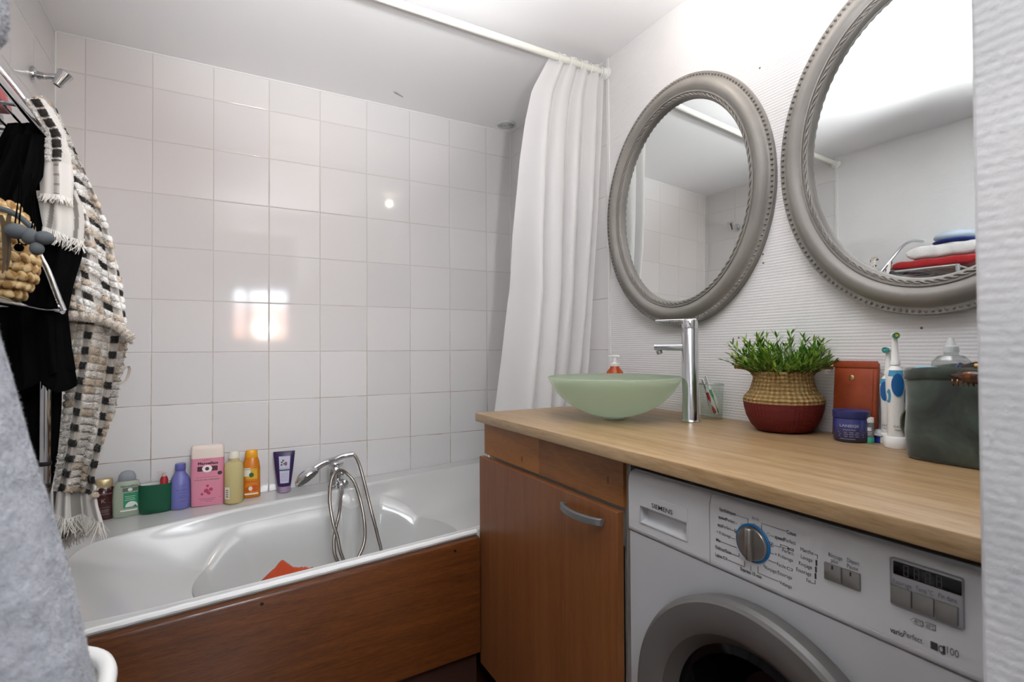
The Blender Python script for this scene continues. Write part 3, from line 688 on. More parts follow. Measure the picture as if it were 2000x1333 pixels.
mb = MB(); mb.box(XF+.012, -.05, WB+.001, WA-.001, ZTOP-.008, ZTOP+.003, .003); mb.build('top_plate', M['grey_metal'], wm, world=True)
for y in (WA-.06, WB+.06):
    for x in (-.48, -.12): MB().lathe([(0, .022), (.004, .022), (.006, .014), (.014, .014)], 16, c=(x, y, 0)).build('foot', M['dark'], wm, world=True)
# fascia: flat front, rolled top edge, small undercut chamfer
prof = [(XF+.016, ZB), (XF+.0025, ZB+.0005), (XF, ZB+.003), (XF, ZB+.0095), (XF+.0006, ZB+.010), (XF, ZB+.0105), (XF, ZTOP-.030), (XF+.001, ZTOP-.016), (XF+.005, ZTOP-.006), (XF+.012, ZTOP-.0015), (XF+.022, ZTOP)]
yd = onX((1386, 1030), XF)[1]
def yz(p): q = onX(p, XF); return -q[1], q[2]
u0, _ = yz((1251, 970)); u1, _ = yz((1342, 1008)); vM = .812; vB = .779; vT = .838
def fascia(y0, y1, hole=None):
    mb = MB(); pr_ = list(prof)
    if hole: pr_ = sorted(pr_+[(XF, hole[2]), (XF, hole[3])], key=lambda q: (q[1], q[0]))
    ysl = sorted(set([y0, y1]+([hole[0], hole[1]] if hole else [y0+(y1-y0)*i/8 for i in range(9)])))
    n, m = len(ysl), len(pr_)
    vs = [(x, y, z) for y in ysl for (x, z) in pr_]; fs = []
    for i in range(n-1):
        for j in range(m-1):
            if hole and hole[0]-1e-9 <= ysl[i] and ysl[i+1] <= hole[1]+1e-9 and hole[2]-1e-9 <= pr_[j][1] and pr_[j+1][1] <= hole[3]+1e-9: continue
            fs.append((i*m+j, i*m+j+1, (i+1)*m+j+1, (i+1)*m+j))
    mb.add(vs, fs)
    for y in (y0, y1): mb.add([(x, y, z) for (x, z) in pr_], [tuple(range(m))])
    return mb
drawer = fascia(WA, yd+.0008, (-u1, -u0, vB, vM)).build('detergent_drawer', pw, wm, world=True, angle=50)
fp = fascia(yd-.0008, WB).build('control_panel', pw, wm, world=True, angle=50)
def kid(mb, name, m, parent, **kw):
    o = mb.build(name, m, parent, **kw); o.data.transform(Matrix.Translation([-v for v in wm.location])); return o
E1 = .0006
fx = lambda e: (lambda y, z: (XF-e, -y, z))       # u runs to the viewer's right = towards -Y
ff = fx(E1)
# drawer pull: scooped recess under the name plate
sb = MB(); sb.box(XF-.0016, XF-.0002, -u1-.002, -u0+.002, vM, vT, .0006); sb.box(XF-.0016, XF-.0002, -u0, -u0+.002, vB-.002, vM); sb.box(XF-.0016, XF-.0002, -u1-.002, -u1, vB-.002, vM); sb.box(XF-.0016, XF-.0002, -u1-.002, -u0+.002, vB-.002, vB, .0006)
kid(sb, 'drawer_pull', pw, drawer, smooth=False)
hl = MB(); rows = []
for j in range(13):
    t = j/12; z = vM-.0003+(vB-vM+.0003)*t; x = XF+.0005+.021*math.sqrt(max(0, 1-t**2.2))
    rows.append([(x, -u0+(-u1+u0)*i/8, z) for i in range(9)])
hl.grid(rows); hl.add([(XF-.001, -u0, vM), (XF+.022, -u0, vM), (XF+.022, -u1, vM), (XF-.001, -u1, vM)], [(0, 1, 2, 3)])
for u_ in (u0, u1): hl.add([(XF-.001, -u_, vM)]+[(r_[0][0], -u_, r_[0][2]) for r_ in rows]+[(XF-.001, -u_, vB)], [tuple(range(15))])
kid(hl, 'pull_recess', pw, drawer)
mb = MB(); a, za = yz((1274, 992)); b, zb_ = yz((1315, 1007)); put_text(mb, 'SIEMENS', .0125, fx(.0021), None, b-a, .00012, 0)
for i in range(len(mb.v)): mb.v[i] = (mb.v[i][0], mb.v[i][1]-a, mb.v[i][2]+.8175)
blk = mat('print_black', '#141416', .45); gry = mat('print_grey2', '#3b3d41', .5)
kid(mb, 'lettering', blk, drawer)
# programme knob
ku, kv = yz((1471, 1067)); kv = .819; kr = .031
mmk = Matrix.Translation((XF, -ku, kv)) @ Matrix.Rotation(-math.pi/2, 4, 'Y')
mb = MB(); mb.lathe([(0, kr), (.002, kr), (.003, kr-.001), (.003, kr-.0032), (.001, kr-.004)], 48, M=mmk, cap0=False, cap1=False); kid(mb, 'knob_ring', mat('knob_blue', '#1c6aa6', .3), fp)
mb = MB(); mb.lathe([(.0, kr-.0034), (.005, kr-.0038), (.0072, kr-.0055), (.0075, .001)], 48, M=mmk, cap0=False)
mb.box(XF-.0155, XF-.005, -ku-.0056, -ku+.0056, kv-kr+.0045, kv+kr-.0045, .0035, 3, M=None)
kid(mb, 'programme_knob', M['steel'], fp)
# lettering on the panel, positions read off the photo (zoom frame 1380,960 x6.06)
def Z1(x, y): return (1380+x/6.06, 960+y/6.06)
def Z2(x, y): return (1560+x/4.0, 1000+y/4.0)
L1 = [('Synthétiques', 155, 228, 350, 1), ('speed', 143, 318, 235, 1), ('Perfect', 237, 352, 338, 0), ('eco', 133, 410, 190, 1), ('Perfect', 190, 430, 290, 0), ('+ Prélavage', 122, 495, 293, 0), ('Mix', 115, 588, 172, 1), ('Délicat/Soie', 108, 675, 297, 1), ('Laine', 108, 765, 185, 1),
      ('Arrêt', 540, 330, 625, 0), ('Coton', 950, 500, 1062, 1), ('speed', 810, 555, 920, 1), ('Perfect', 922, 592, 1057, 0), ('eco', 965, 692, 1038, 1), ('Perfect', 900, 715, 1033, 0), ('+ Prélavage', 812, 762, 1025, 0), ('Facile', 838, 880, 940, 0), ('Rinçage/Essorage', 697, 920, 1013, 0), ('Vidange', 863, 1095, 1013, 0), ('Express 15 min', 403, 932, 655, 1),
      ('Marche', 1115, 705, 1268, 0), ('Lavage', 1120, 793, 1255, 0), ('Rinçage', 1095, 870, 1250, 0), ('Essorage', 1065, 942, 1243, 0), ('Fin', 1185, 1072, 1240, 0), ('Rinçage', 1447, 770, 1612, 0), ('plus', 1475, 836, 1557, 0), ('Départ', 1665, 836, 1812, 0), ('Pause', 1665, 904, 1797, 0)]
tb = MB()
def lay(mb, s, pa, xe, size, bold, e=E1, m=None):
    a, z = yz(pa); b, _ = yz((xe, pa[1]+.28*(xe-pa[0]))); put = MB(); put_text(put, s, size, fx(e), None, abs(b-a), .00018 if bold else .0)
    mb.add([(v[0], v[1]-a, v[2]+z) for v in put.v], put.f)
for s, x, y, xe, bd in L1: lay(tb, s, Z1(x, y), Z1(xe, y)[0], .0078 if x < 900 else .0082, bd)
def line(mb, pts, w=.0005):
    for a, b in zip(pts, pts[1:]):
        (ua, va), (ub, vb) = yz(a), yz(b)
        if abs(ua-ub) > abs(va-vb): vb = va = (va+vb)/2
        else: ua = ub = (ua+ub)/2
        mb.box(XF-E1-.0001, XF-.0001, -max(ua, ub)-w/2, -min(ua, ub)+w/2, min(va, vb)-w/2, max(va, vb)+w/2)
for pl in ([(360, 285), (497, 330), (488, 410)], [(345, 378), (362, 384)], [(300, 462), (318, 468)], [(300, 552), (340, 568)], [(178, 600), (352, 665)], [(303, 742), (385, 772), (388, 740)], [(258, 815), (447, 893), (453, 828)], [(525, 880), (527, 940)], [(610, 892), (610, 967), (852, 1068)], [(682, 870), (683, 898)], [(645, 465), (660, 385), (942, 470)], [(765, 525), (797, 537)], [(803, 640), (870, 665)], [(755, 730), (797, 745)], [(732, 815), (828, 853)], [(1282, 748), (1315, 758), (1312, 800)], [(1250, 1088), (1283, 1095), (1290, 1055)]):
    line(tb, [Z1(*p) for p in pl])
def ringmark(mb, p, r, n=20, w=.0005):
    u, v = yz(p); mb.grid([[(XF-E1, -u-rr*math.cos(2*math.pi*k/n), v+rr*math.sin(2*math.pi*k/n)) for rr in (r-w, r)] for k in range(n)], cu=True)
ringmark(tb, Z1(570, 398), .0026); ringmark(tb, Z1(425, 402), .0027); ringmark(tb, Z1(735, 512), .0027)
for p in ((350, 475), (768, 630)):
    u, v = yz(Z1(*p)); mb_ = tb
    for (a, b, c, d) in ((-.0026, .0026, .0026, .0031), (-.0026, .0026, -.0031, -.0026), (-.0031, -.0026, -.0031, .0031), (.0026, .0031, -.0031, .0031), (-.001, .001, -.0014, .0012)): mb_.box(XF-E1, XF-.0001, -u+a, -u+b, v+c, v+d)
for p, w in (((918, 658), .0062), ((985, 922), .0045), ((220, 792), .004)):
    u, v = yz(Z1(*p))
    for (a, b, c, d) in ((-w, w, .0014, .0019), (-w, w, -.0019, -.0014), (-w, -w+.0005, -.0019, .0019), (w-.0005, w, -.0019, .0019)): tb.box(XF-E1, XF-.0001, -u+a, -u+b, v+c, v+d)
for y in (850, 928, 1005):
    u, v = yz(Z1(1302-(y-850)*.07, y)); tb.box(XF-E1, XF-.0001, -u-.0012, -u+.0012, v-.0042, v+.0042)
lay(tb, 'vario', Z2(715, 938), Z2(820, 0)[0], .0102, 1); lay(tb, 'Perfect', Z2(822, 972), Z2(968, 0)[0], .0102, 0); lay(tb, '100', Z2(1160, 1108), Z2(1253, 0)[0], .0125, 0); lay(tb, 'iQ', Z2(1083, 1090), Z2(1135, 0)[0], .0125, 1)
u, v = yz(Z2(1058, 1057)); tb.box(XF-E1, XF-.0001, -u-.0035, -u+.0035, v-.0035, v+.0055)
u, v = yz(Z2(1137, 1090)); tb.box(XF-E1, XF-.0001, -u-.0012, -u+.0012, v-.004, v+.006)
for s, x0, y0, x1 in (('40°C', 903, 868, 965), ('60°C', 1000, 900, 1063)):
    lay(tb, s, Z2(x0, y0), Z2(x1, 0)[0], .0068, 0); a, z = yz(Z2(x0, y0)); b, _ = yz((Z2(x1, 0)[0], Z2(0, y0)[1]+.28*(x1-x0)/4))
    for zz_ in (z-.0012, z+.0058): tb.box(XF-E1, XF-.0001, -b-.0008, -a, zz_-.0002, zz_+.0002)
    tb.box(XF-E1, XF-.0001, -b-.001, -b-.0006, z-.0012, z+.0058); M1 = Matrix.Identity(4)
    tb.add([(XF-E1, -a, z+.0058), (XF-E1, -a+.0045, z+.0023), (XF-E1, -a+.004, z+.0023), (XF-E1, -a, z+.0052)], [(0, 1, 2, 3)]); tb.add([(XF-E1, -a, z-.0012), (XF-E1, -a+.0045, z+.0023), (XF-E1, -a+.004, z+.0023), (XF-E1, -a, z-.0006)], [(0, 1, 2, 3)])
kid(tb, 'panel_lettering', gry, fp, smooth=False)
# buttons
btm = mat('button_grey', '#8b8a88', .35, .5)
def button(p0, p1, zt_, zb2, par, dep=.0035, mark=True):
    a, _ = yz(p0); b, _ = yz(p1)
    o = kid(MB().box(XF-dep, XF+.001, -b+.0004, -a-.0004, zb2, zt_, .0012), 'button', btm, par)
    if mark:
        c = (a+b)/2; o2 = kid(MB().box(XF-dep-.0003, XF-dep+.0002, -c-.001, -c+.001, zt_-.0068, zt_-.0012), 'indicator', blk if mark == 1 else btm, o)
button((1611, 1120), (1646, 1120), .8305, .8065, fp); button((1646.5, 1130), (1682, 1140), .8305, .8065, fp)
a, _ = yz((1741, 1140)); b, _ = yz((1884, 1185))
dp = kid(MB().box(XF-.0022, XF, -b, -a, .8065, .867, .003, 3), 'display_panel', mat('display_grey', '#a4a5a9', .4), fp)
a2, _ = yz((1746.5, 1115)); b2, _ = yz((1880, 1155))
kid(MB().box(XF-.0028, XF-.0015, -b2, -a2, .8465, .8635, .001, 2), 'screen', mat('screen_black', '#0d0e10', .12), dp)
seg = MB(); W_ = (b2-a2)
for i, du in enumerate((.17, .33, .50, .66)):
    c = a2+W_*(du+.035); hw, hh = W_*.038, .0036; zc_ = .855
    for (x0, x1, z0, z1) in ((-hw, hw, hh*2-.0006, hh*2), (-hw, hw, -.0003, .0003), (-hw, hw, -hh*2+.0012-.0012, -hh*2+.0006), (-hw, -hw+.0007, .0005, hh*2-.0004), (hw-.0007, hw, .0005, hh*2-.0004), (-hw, -hw+.0007, -hh*2+.0004, -.0005), (hw-.0007, hw, -hh*2+.0004, -.0005)):
        sl = .06; seg.box(XF-.0031, XF-.0027, -c-x1, -c-x0, zc_+z0*.92, zc_+z1*.92)
kid(seg, 'digits', mat('segment_grey', '#55575b', .4), dp, smooth=False)
for p0, p1 in (((1742, 1160), (1784, 1172)), ((1785, 1172), (1828, 1188)), ((1829, 1188), (1875, 1200))): button(p0, p1, .8325, .8100, dp, .0055, 2)
tb2 = MB()
for s, x0, y0, x1 in (('Essorage', 745, 553, 890), ('Temp.°C', 922, 611, 1057), ('Fin dans', 1100, 667, 1243)): lay(tb2, s, Z2(x0, y0), Z2(x1, 0)[0], .0082, 0, .0025)
kid(tb2, 'display_lettering', gry, dp, smooth=False)
# porthole door
pd = thing('x', 'x', 'x', (XF, yc, zc)); del pd['label']; del pd['category']; pd.name = 'porthole_door'; pd.parent = wm; pd.location = Vector((XF, yc, zc))-wm.location
RXm = Matrix.Rotation(-math.pi/2, 4, 'Y')
mb = MB(); mb.lathe([(-.012, RO-.006), (.0, RO-.004), (.020, RO-.002), (.028, RO-.006), (.0315, RO-.012), (.031, RO-.03), (.027, RO-.056), (.022, RO-.064)], 96, M=RXm, cap0=False, cap1=False)
mb.build('door_ring', mat('door_silver', '#757371', .38, .35), pd, angle=25)
mb = MB(); mb.lathe([(.0225, RO-.063), (.018, RO-.068), (.004, RO-.082), (-.010, RO-.088)], 80, M=RXm, cap0=False, cap1=False); mb.build('inner_ring', mat('door_grey', '#55524f', .4), pd, angle=25)
mb = MB(); mb.lathe([(.0, RO-.084), (.004, RO-.098), (-.02, RO-.115), (-.09, RO-.15), (-.105, .06), (-.108, .001)], 72, M=RXm, cap0=False); mb.build('door_glass', mat('dark_glass', '#08090b', .08, spec=.25), pd)

# ------------------------------------------------------------------ glass basin and tap
Bp = onZ((1199, 822), CT); hB = Bp-C; hB[2] = 0; hB /= np.linalg.norm(hB); Bc = Bp+hB*.045
rimP = onZ((1067, 737), 0); dB = depth(Bc)
zr = topz(Bc, (1197, 737)); a0 = ray(1067, 737); a1 = ray(1327, 737)
RB = dB/F*.5*260*.985
basin = thing('glass_basin', 'pale green frosted glass bowl basin on the worktop', 'basin', (Bc[0], Bc[1], CT))
HB = zr-CT
gl = mat('frosted_green_glass', '#d9ead2', .42, trans=.6, ior=1.35, spec=.5); gl.node_tree.nodes['Principled BSDF'].inputs['Coat Weight'].default_value = .5; gl.node_tree.nodes['Principled BSDF'].inputs['Coat Roughness'].default_value = .12
g = N(gl); tr_ = g.n('ShaderNodeBsdfTranslucent'); tr_.inputs['Color'].default_value = lin('#e8f3e2'); ms_ = g.n('ShaderNodeMixShader'); ms_.inputs[0].default_value = .45
g.l(g.b.outputs[0], ms_.inputs[1]); g.l(tr_.outputs[0], ms_.inputs[2]); g.l(ms_.outputs[0], g.t.nodes['Material Output'].inputs['Surface'])
prof = []
for k in range(19):
    th_ = math.radians(8+64*k/18); c0_, c1_ = math.cos(math.radians(8)), math.cos(math.radians(72)); prof.append((.006+(HB-.006)*(c0_-math.cos(th_))/(c0_-c1_), RB*math.sin(th_)/math.sin(math.radians(72))))
inner = [(z+.011, r-.006*(z/HB)) for z, r in prof[:-1]][::-1]
mb = MB(); mb.lathe([(.0035, .012), (.0045, .022)]+prof+[(HB+.002, RB-.002), (HB+.002, RB-.010)]+[(min(z, HB-.001), max(.004, r-.008)) for z, r in inner if z < HB-.004], 72, cap0=False, cap1=True); mb.build('bowl', gl, basin, angle=60)
mb = MB(); mb.lathe([(0, .030), (.003, .031), (.005, .028), (.006, .025)], 36); mb.build('fixing_ring', M['white_plastic'], basin)
mb = MB(); mb.lathe([(.0175, .022), (.0195, .021), (.020, .004)], 24); mb.build('waste', M['chrome'], basin)

Tp = onZ((1349, 826), CT); hB = Tp-C; hB[2] = 0; hB /= np.linalg.norm(hB); Tc = Tp+hB*.024
tap = thing('basin_tap', 'tall chrome single-lever basin tap beside the glass bowl', 'tap', (Tc[0], Tc[1], CT), math.atan2(Bc[1]-Tc[1], Bc[0]-Tc[0])-.12)
HT = topz(Tc, (1349, 640))-CT; kt = mpp(Tc); rt = 15.5*kt
mb = MB(); mb.lathe([(0, rt*1.16), (.002, rt*1.18), (.005, rt*1.05), (.007, rt), (HT-.006, rt), (HT-.004, rt-.0015), (HT-.002, rt-.0015), (HT-.002, rt)], 40); mb.build('tap_body', M['chrome_worn'], tap)
z1, z2 = topz(Tc, (1349, 672))-CT, topz(Tc, (1349, 686))-CT; Ls = .098
mb = MB(); rows = []
for k in range(9):
    s = k/8; x = rt*.6+(Ls-rt*.6)*s; h2 = (z1-z2)/2*(1.0-.12*s); w2 = .0115
    zc_ = (z1+z2)/2+.001*s; rows.append([(x, w2*math.copysign(abs(math.cos(a))**.5, math.cos(a)), zc_+h2*math.copysign(abs(math.sin(a))**.5, math.sin(a))) for a in [2*math.pi*q/24 for q in range(24)]])
mb.grid(rows, cv=True); mb.f.append(tuple(8*24+k for k in range(24))); mb.mi.append(0); mb.build('spout', M['chrome'], tap)
mm = Matrix.Translation((Ls-.011, 0, z2+.002)) @ Matrix.Rotation(.35, 4, 'Y')
mb = MB(); mb.lathe([(-.011, .0075), (-.010, .0085), (.0, .0085)], 18, M=mm); mb.build('aerator', M['steel'], tap)
z3 = topz(Tc, (1349, 624))-CT
mb = MB(); mb.lathe([(HT-.001, rt), (z3-.004, rt), (z3-.001, rt-.002), (z3, rt-.004)], 40); mb.box(-rt*.9, .094, -.0135, .0135, z3-.0055, z3+.001, .0018, 3); mb.build('lever', M['chrome'], tap)

# ------------------------------------------------------------------ things on the worktop
def on_top(name, label, cat, p, back, group=None, turn=0.0, where=None):
    return stand(name, label, cat, p, back, group, turn, CT+.0004, where)
# soap pump behind the basin
q = np.array([-.075, float(onX((1201, 740), -.075)[1]), CT+.0004])
t, P = on_top('soap_dispenser', 'orange soap bottle with white pump partly hidden by the glass basin', 'soap dispenser', None, 0, None, 0, q)
H = topz(q, (1200, 694))-CT; hb = topz(q, (1200, 716))-CT
mb = MB(); mb.lathe([(0, .03), (.004, .032), (hb*.80, .032), (hb*.88, .027), (hb*.96, .017), (hb, .0155)], 32); mb.build('bottle_body', mat('amber_soap', '#c4511c', .15, trans=.25), t)
mb = MB(); mb.lathe([(hb, .0155), (hb+.002, .016), (hb+.012, .015), (hb+.013, .007), (H-.010, .006)], 24); mb.box(-.010, .016, -.007, .007, H-.010, H, .003); mb.box(-.024, -.008, -.004, .004, H-.006, H-.001, .0015); mb.build('pump_head', M['white_plastic'], t)
# tumbler with brushes
Gp = onZ((1388, 821), CT); t, P = on_top('glass_tumbler', 'clear glass tumbler holding two toothbrushes behind the tap', 'glass', (1390, 821), .034)
H = topz(P, (1390, 750))-CT; rg = 23.5*mpp(P)
def thin_clear(name, tint, gloss=.10, rough=.04):
    m = mat(name, tint, rough); g = N(m); tb_ = g.n('ShaderNodeBsdfTransparent'); tb_.inputs['Color'].default_value = lin(tint)
    lw = g.n('ShaderNodeLayerWeight'); lw.inputs['Blend'].default_value = .35
    gb = g.n('ShaderNodeBsdfGlossy'); gb.inputs['Roughness'].default_value = rough
    ms_ = g.n('ShaderNodeMixShader'); g.l(g.math('ADD', g.math('MULTIPLY', lw.outputs['Facing'], .22), gloss*.3), ms_.inputs[0]); g.l(tb_.outputs[0], ms_.inputs[1]); g.l(gb.outputs[0], ms_.inputs[2])
    g.l(ms_.outputs[0], g.t.nodes['Material Output'].inputs['Surface']); return m
clg = thin_clear('clear_glass', '#f8fbf9')
mb = MB(); mb.lathe([(0, rg*.80), (.003, rg*.85), (H-.004, rg*.97), (H-.001, rg*1.03), (H, rg*1.02), (H-.001, rg*.98), (H-.004, rg*.94), (.008, rg*.81), (.006, rg*.7), (.006, .002)], 44, cap0=True, cap1=True); mb.build('glass_wall', clg, t, angle=60)
mb = MB(); mb.tube([(rg*1.005*math.cos(a), rg*1.005*math.sin(a), H-.001) for a in [2*math.pi*k_/40 for k_ in range(40)]], .0014, 8, closed=True); mb.build('glass_rim', mat('glass_rim', '#cfd8d2', .05, trans=.7), t)
def brush(name, label, a, b, c1, c2, side):
    a = np.array(a); b = np.array(b); o = thing(name, label, 'toothbrush', a)
    L = np.linalg.norm(b-a); d = (b-a)/L; sd = np.cross(d, [0, 0, 1.0]); sd /= np.linalg.norm(sd)
    P_ = [a+d*L*s+sd*side*.004*math.sin(s*5) for s in np.linspace(0, 1, 26)]
    rad = [.0080*(.75+.5*math.sin(min(1, s*1.6)*math.pi)**2)*(1 if s < .7 else .62) for s in np.linspace(0, 1, 26)]
    MB().tube(P_, rad, 12).build('handle', mat('brush_'+c1[1:], c1, .3), o, world=True)
    MB().tube([p-np.array([.0022, .0016, 0]) for p in P_[1:17]], [r*.72 for r in rad[1:17]], 10).build('grip', mat('grip_'+c2[1:], c2, .4), o, world=True)
    up = np.array([-.6, -.55, .35]); up /= np.linalg.norm(up); mb = MB()
    for k in range(10):
        p = P_[22]+d*(k-5)*.0028
        for s in (-.003, 0, .003): mb.tube([p+sd*s, p+sd*s+up*.0105], .0012, 6)
    mb.build('bristles', mat('bristle_white', '#e4e6e6', .6), o, world=True)
ax = np.array([P[0], P[1], CT]); rr = RT
brush('toothbrush', 'white toothbrush with red grip leaning in the glass tumbler', ax+rr*.013+np.array([-.008, -.007, .0135]), ax-rr*.029+np.array([.0, -.002, H+.012]), '#e3e3e1', '#c22a38', 1)
brush('toothbrush', 'white toothbrush with green grip leaning in the glass tumbler', ax+rr*.0205+np.array([.004, .004, .0135]), ax-rr*.017+np.array([.008, .006, H+.022]), '#dfe5e0', '#2f9a72', -1)
# seagrass basket
t, P = on_top('plant_basket', 'round seagrass basket with dark red painted base on the worktop', 'basket', (1530, 846), .042)
k = mpp(P); H = topz(P, (1528, 727))-CT; rb = 80*k*.90
zb = topz(P, (1528, 783))-CT
wv = mat('seagrass', '#b08d55', .75); g = N(wv); o = g.xyz(g.obj())
an = g.math('ARCTAN2', o[1], o[0]); su = g.math('MULTIPLY', an, 21.0); sv = g.math('MULTIPLY', o[2], 2*math.pi/.018)
w1_ = g.math('SINE', g.math('ADD', su, sv)); w2_ = g.math('SINE', g.math('SUBTRACT', su, g.math('MULTIPLY', sv, 1.0)))
hh = g.math('MULTIPLY', w1_, w2_); hh = g.math('ADD', hh, g.math('MULTIPLY', g.noise(g.obj(), 220, 3), .8))
g.color(g.mix(g.ramp(g.noise(g.obj(), 55, 3), [(.35, 0.0), (.65, 1.0)]), g.ramp(hh, [(.0, '#8a6a3c'), (.6, '#b9975c'), (1, '#d2b27a')]), '#a58a58')); g.bump(hh, .0035, .9)
rd = mat('red_paint', '#6d1512', .62); g = N(rd); o = g.xyz(g.obj()); an = g.math('ARCTAN2', o[1], o[0])
hh = g.math('MULTIPLY', g.math('SINE', g.math('ADD', g.math('MULTIPLY', an, 30.0), g.math('MULTIPLY', o[2], 900))), g.math('SINE', g.math('SUBTRACT', g.math('MULTIPLY', an, 30.0), g.math('MULTIPLY', o[2], 900))))
g.bump(g.math('ADD', hh, g.noise(g.obj(), 150, 2)), .0016, .7)
mb = MB(); mb.lathe([(0, rb*.55), (.003, rb*.68), (.015, rb*.80), (zb*.5, rb*.92), (zb*.8, rb*.975), (zb*.96, rb*.995)], 64); mb.build('painted_base', rd, t)
mb = MB(); mb.lathe([(zb*.95, rb*.985), (zb*1.02, rb*1.0), (zb+.010, rb*.97), (zb+(H-zb)*.35, rb*.83), (zb+(H-zb)*.7, rb*.745), (H-.004, rb*.725), (H, rb*.73), (H+.002, rb*.705), (H-.006, rb*.69), (zb*1.1, rb*.86), (zb*1.0, rb*.9)], 64, cap0=False, cap1=True); mb.build('woven_collar', wv, t)
Rot = Matrix.Rotation(-t.rotation_euler[2], 3, 'Z')
for s in (-1, 1):
    mb = MB(); b0 = np.array([s*rb*.70, -.012 if s < 0 else .02, H-.01]); 
    ptsH = [b0, b0+[s*.012, -.006, .016], b0+[s*.032, -.014, .022], b0+[s*.044, .0, .022], b0+[s*.030, .024, .020], b0+[s*.010, .034, .012], b0+[-s*.004, .034, -.006]]
    sp = spline(ptsH, 6)
    for q in range(3): mb.tube([p+np.array([0, .0028*math.cos(i*.9+q*2.1), .0028*math.sin(i*.9+q*2.1)]) for i, p in enumerate(sp)], .003, 7)
    mb.build('rope_handle', wv, t)
# artificial grass
pl = thing('artificial_plant', 'bushy green artificial grass plant filling the seagrass basket', 'plant', (P[0], P[1], CT+H-.02))
lf = mat('leaf_green', '#4f7a25', .5, spec=.35); g = N(lf)
ge = g.n('ShaderNodeNewGeometry'); g.color(g.ramp(ge.outputs['Random Per Island'], [(0, '#3f6e22'), (.4, '#67993a'), (.75, '#94bd52'), (1, '#c0d27a')]))
stm = mat('stem_green', '#3e4a22', .6)
mbl, mbs = MB(), MB(); R_ = random.Random(3)
def leaf(b, d, L, w, up):
    d = d/np.linalg.norm(d); sd = np.cross(d, up); sd /= np.linalg.norm(sd)+1e-9; n2 = np.cross(sd, d)
    m1 = b+d*L*.38+n2*L*.04; m2 = b+d*L*.72+n2*L*.02; e = b+d*L-n2*L*.06
    mbl.add([b, m1+sd*w, m1-sd*w, m2+sd*w*.7, m2-sd*w*.7, e], [(0, 1, 2), (1, 3, 4, 2), (3, 5, 4)])
wallx = -.012-P[0]
for k in range(150):
    a = R_.uniform(0, 2*math.pi); tilt = R_.random()**.6; r0 = rb*.6*math.sqrt(R_.random())
    b = np.array([r0*math.cos(a), r0*math.sin(a), .005]); L = R_.uniform(.06, .105)*(1.1-.25*tilt)
    d = np.array([math.cos(a)*tilt*.95, math.sin(a)*tilt*.95, 1.0-.42*tilt]); d /= np.linalg.norm(d)
    side = R_.random() < .05
    if side: L *= 1.05
    pts = []
    for i in range(8):
        s = i/7; p = b+d*L*s+np.array([d[0], d[1], -.7*tilt])*L*.22*s*s
        p[0] = min(p[0], wallx-.006); pts.append(p)
    mbs.tube(pts, .0007, 4, cap=False)
    for i in range(2, 8):
        for q in range(3 if i < 7 else 4):
            aa = R_.uniform(0, 2*math.pi); dd = (pts[i]-pts[i-1]); dd /= np.linalg.norm(dd)
            dv = dd*.9+np.array([math.cos(aa), math.sin(aa), R_.uniform(-.2, .5)])*.62
            Lf = R_.uniform(.016, .027); 
            if pts[i][0]+Lf*dv[0]/np.linalg.norm(dv) > wallx: continue
            leaf(pts[i], dv, Lf, R_.uniform(.0017, .0028), np.array([.1, .2, 1.0]))
mbl.build('foliage', lf, pl, smooth=False); mbs.build('stems', stm, pl)
# leather pouch
q0, q1 = onX((1632, 850), -.02)[1], onX((1717, 862), -.02)[1]
pH = topz(np.array([-.03, (q0+q1)/2, CT]), (1675, 706))-CT
t = thing('leather_pouch', 'upright tan leather pouch with brass snap against the wall', 'pouch', (-.030, (q0+q1)/2, CT+.001))
w = (q0-q1)/2; tilt = .09
lea = mat('tan_leather', '#9a4220', .5, coat=.1); g = N(lea); g.color(g.ramp(g.noise(g.obj(), 22, 4), [(.3, '#84351a'), (.7, '#a44a26')])); g.bump(g.noise(g.obj(), 300, 2), .0006, .4)
RM = Matrix.Rotation(tilt, 4, 'Y')
fr = MB(); fr.box(-.006, .006, -w, w, 0, pH-.004, .0025, 3, RM); fr.build('pouch_body', lea, t)
mb = MB(); mb.box(-.0085, -.005, -w-.0015, w+.0015, pH-.016, pH, .0015, 2, RM); mb.box(-.0078, -.005, -w+.008, w-.008, .01, pH-.018, .001, 2, RM); mb.build('flap', lea, t)
mb = MB(); 
for sgn in (-1, 1):
    for k in range(26): z = .008+(pH-.03)*k/25; mb.box(-.0068, -.0058, sgn*(w-.004)-.0004, sgn*(w-.004)+.0004, z, z+.0026, 0, 1, RM)
mb.build('stitching', mat('rust_thread', '#b5643c', .7), t, smooth=False)
mm = RM @ Matrix.Translation((-.0078, w*.12, pH*.775)) @ Matrix.Rotation(-math.pi/2, 4, 'Y')
mb = MB(); mb.lathe([(0, .0062), (.0015, .0058), (.0028, .003), (.003, .0005)], 24, M=mm); mb.build('snap', mat('brass', '#c7b184', .3, .9), t)
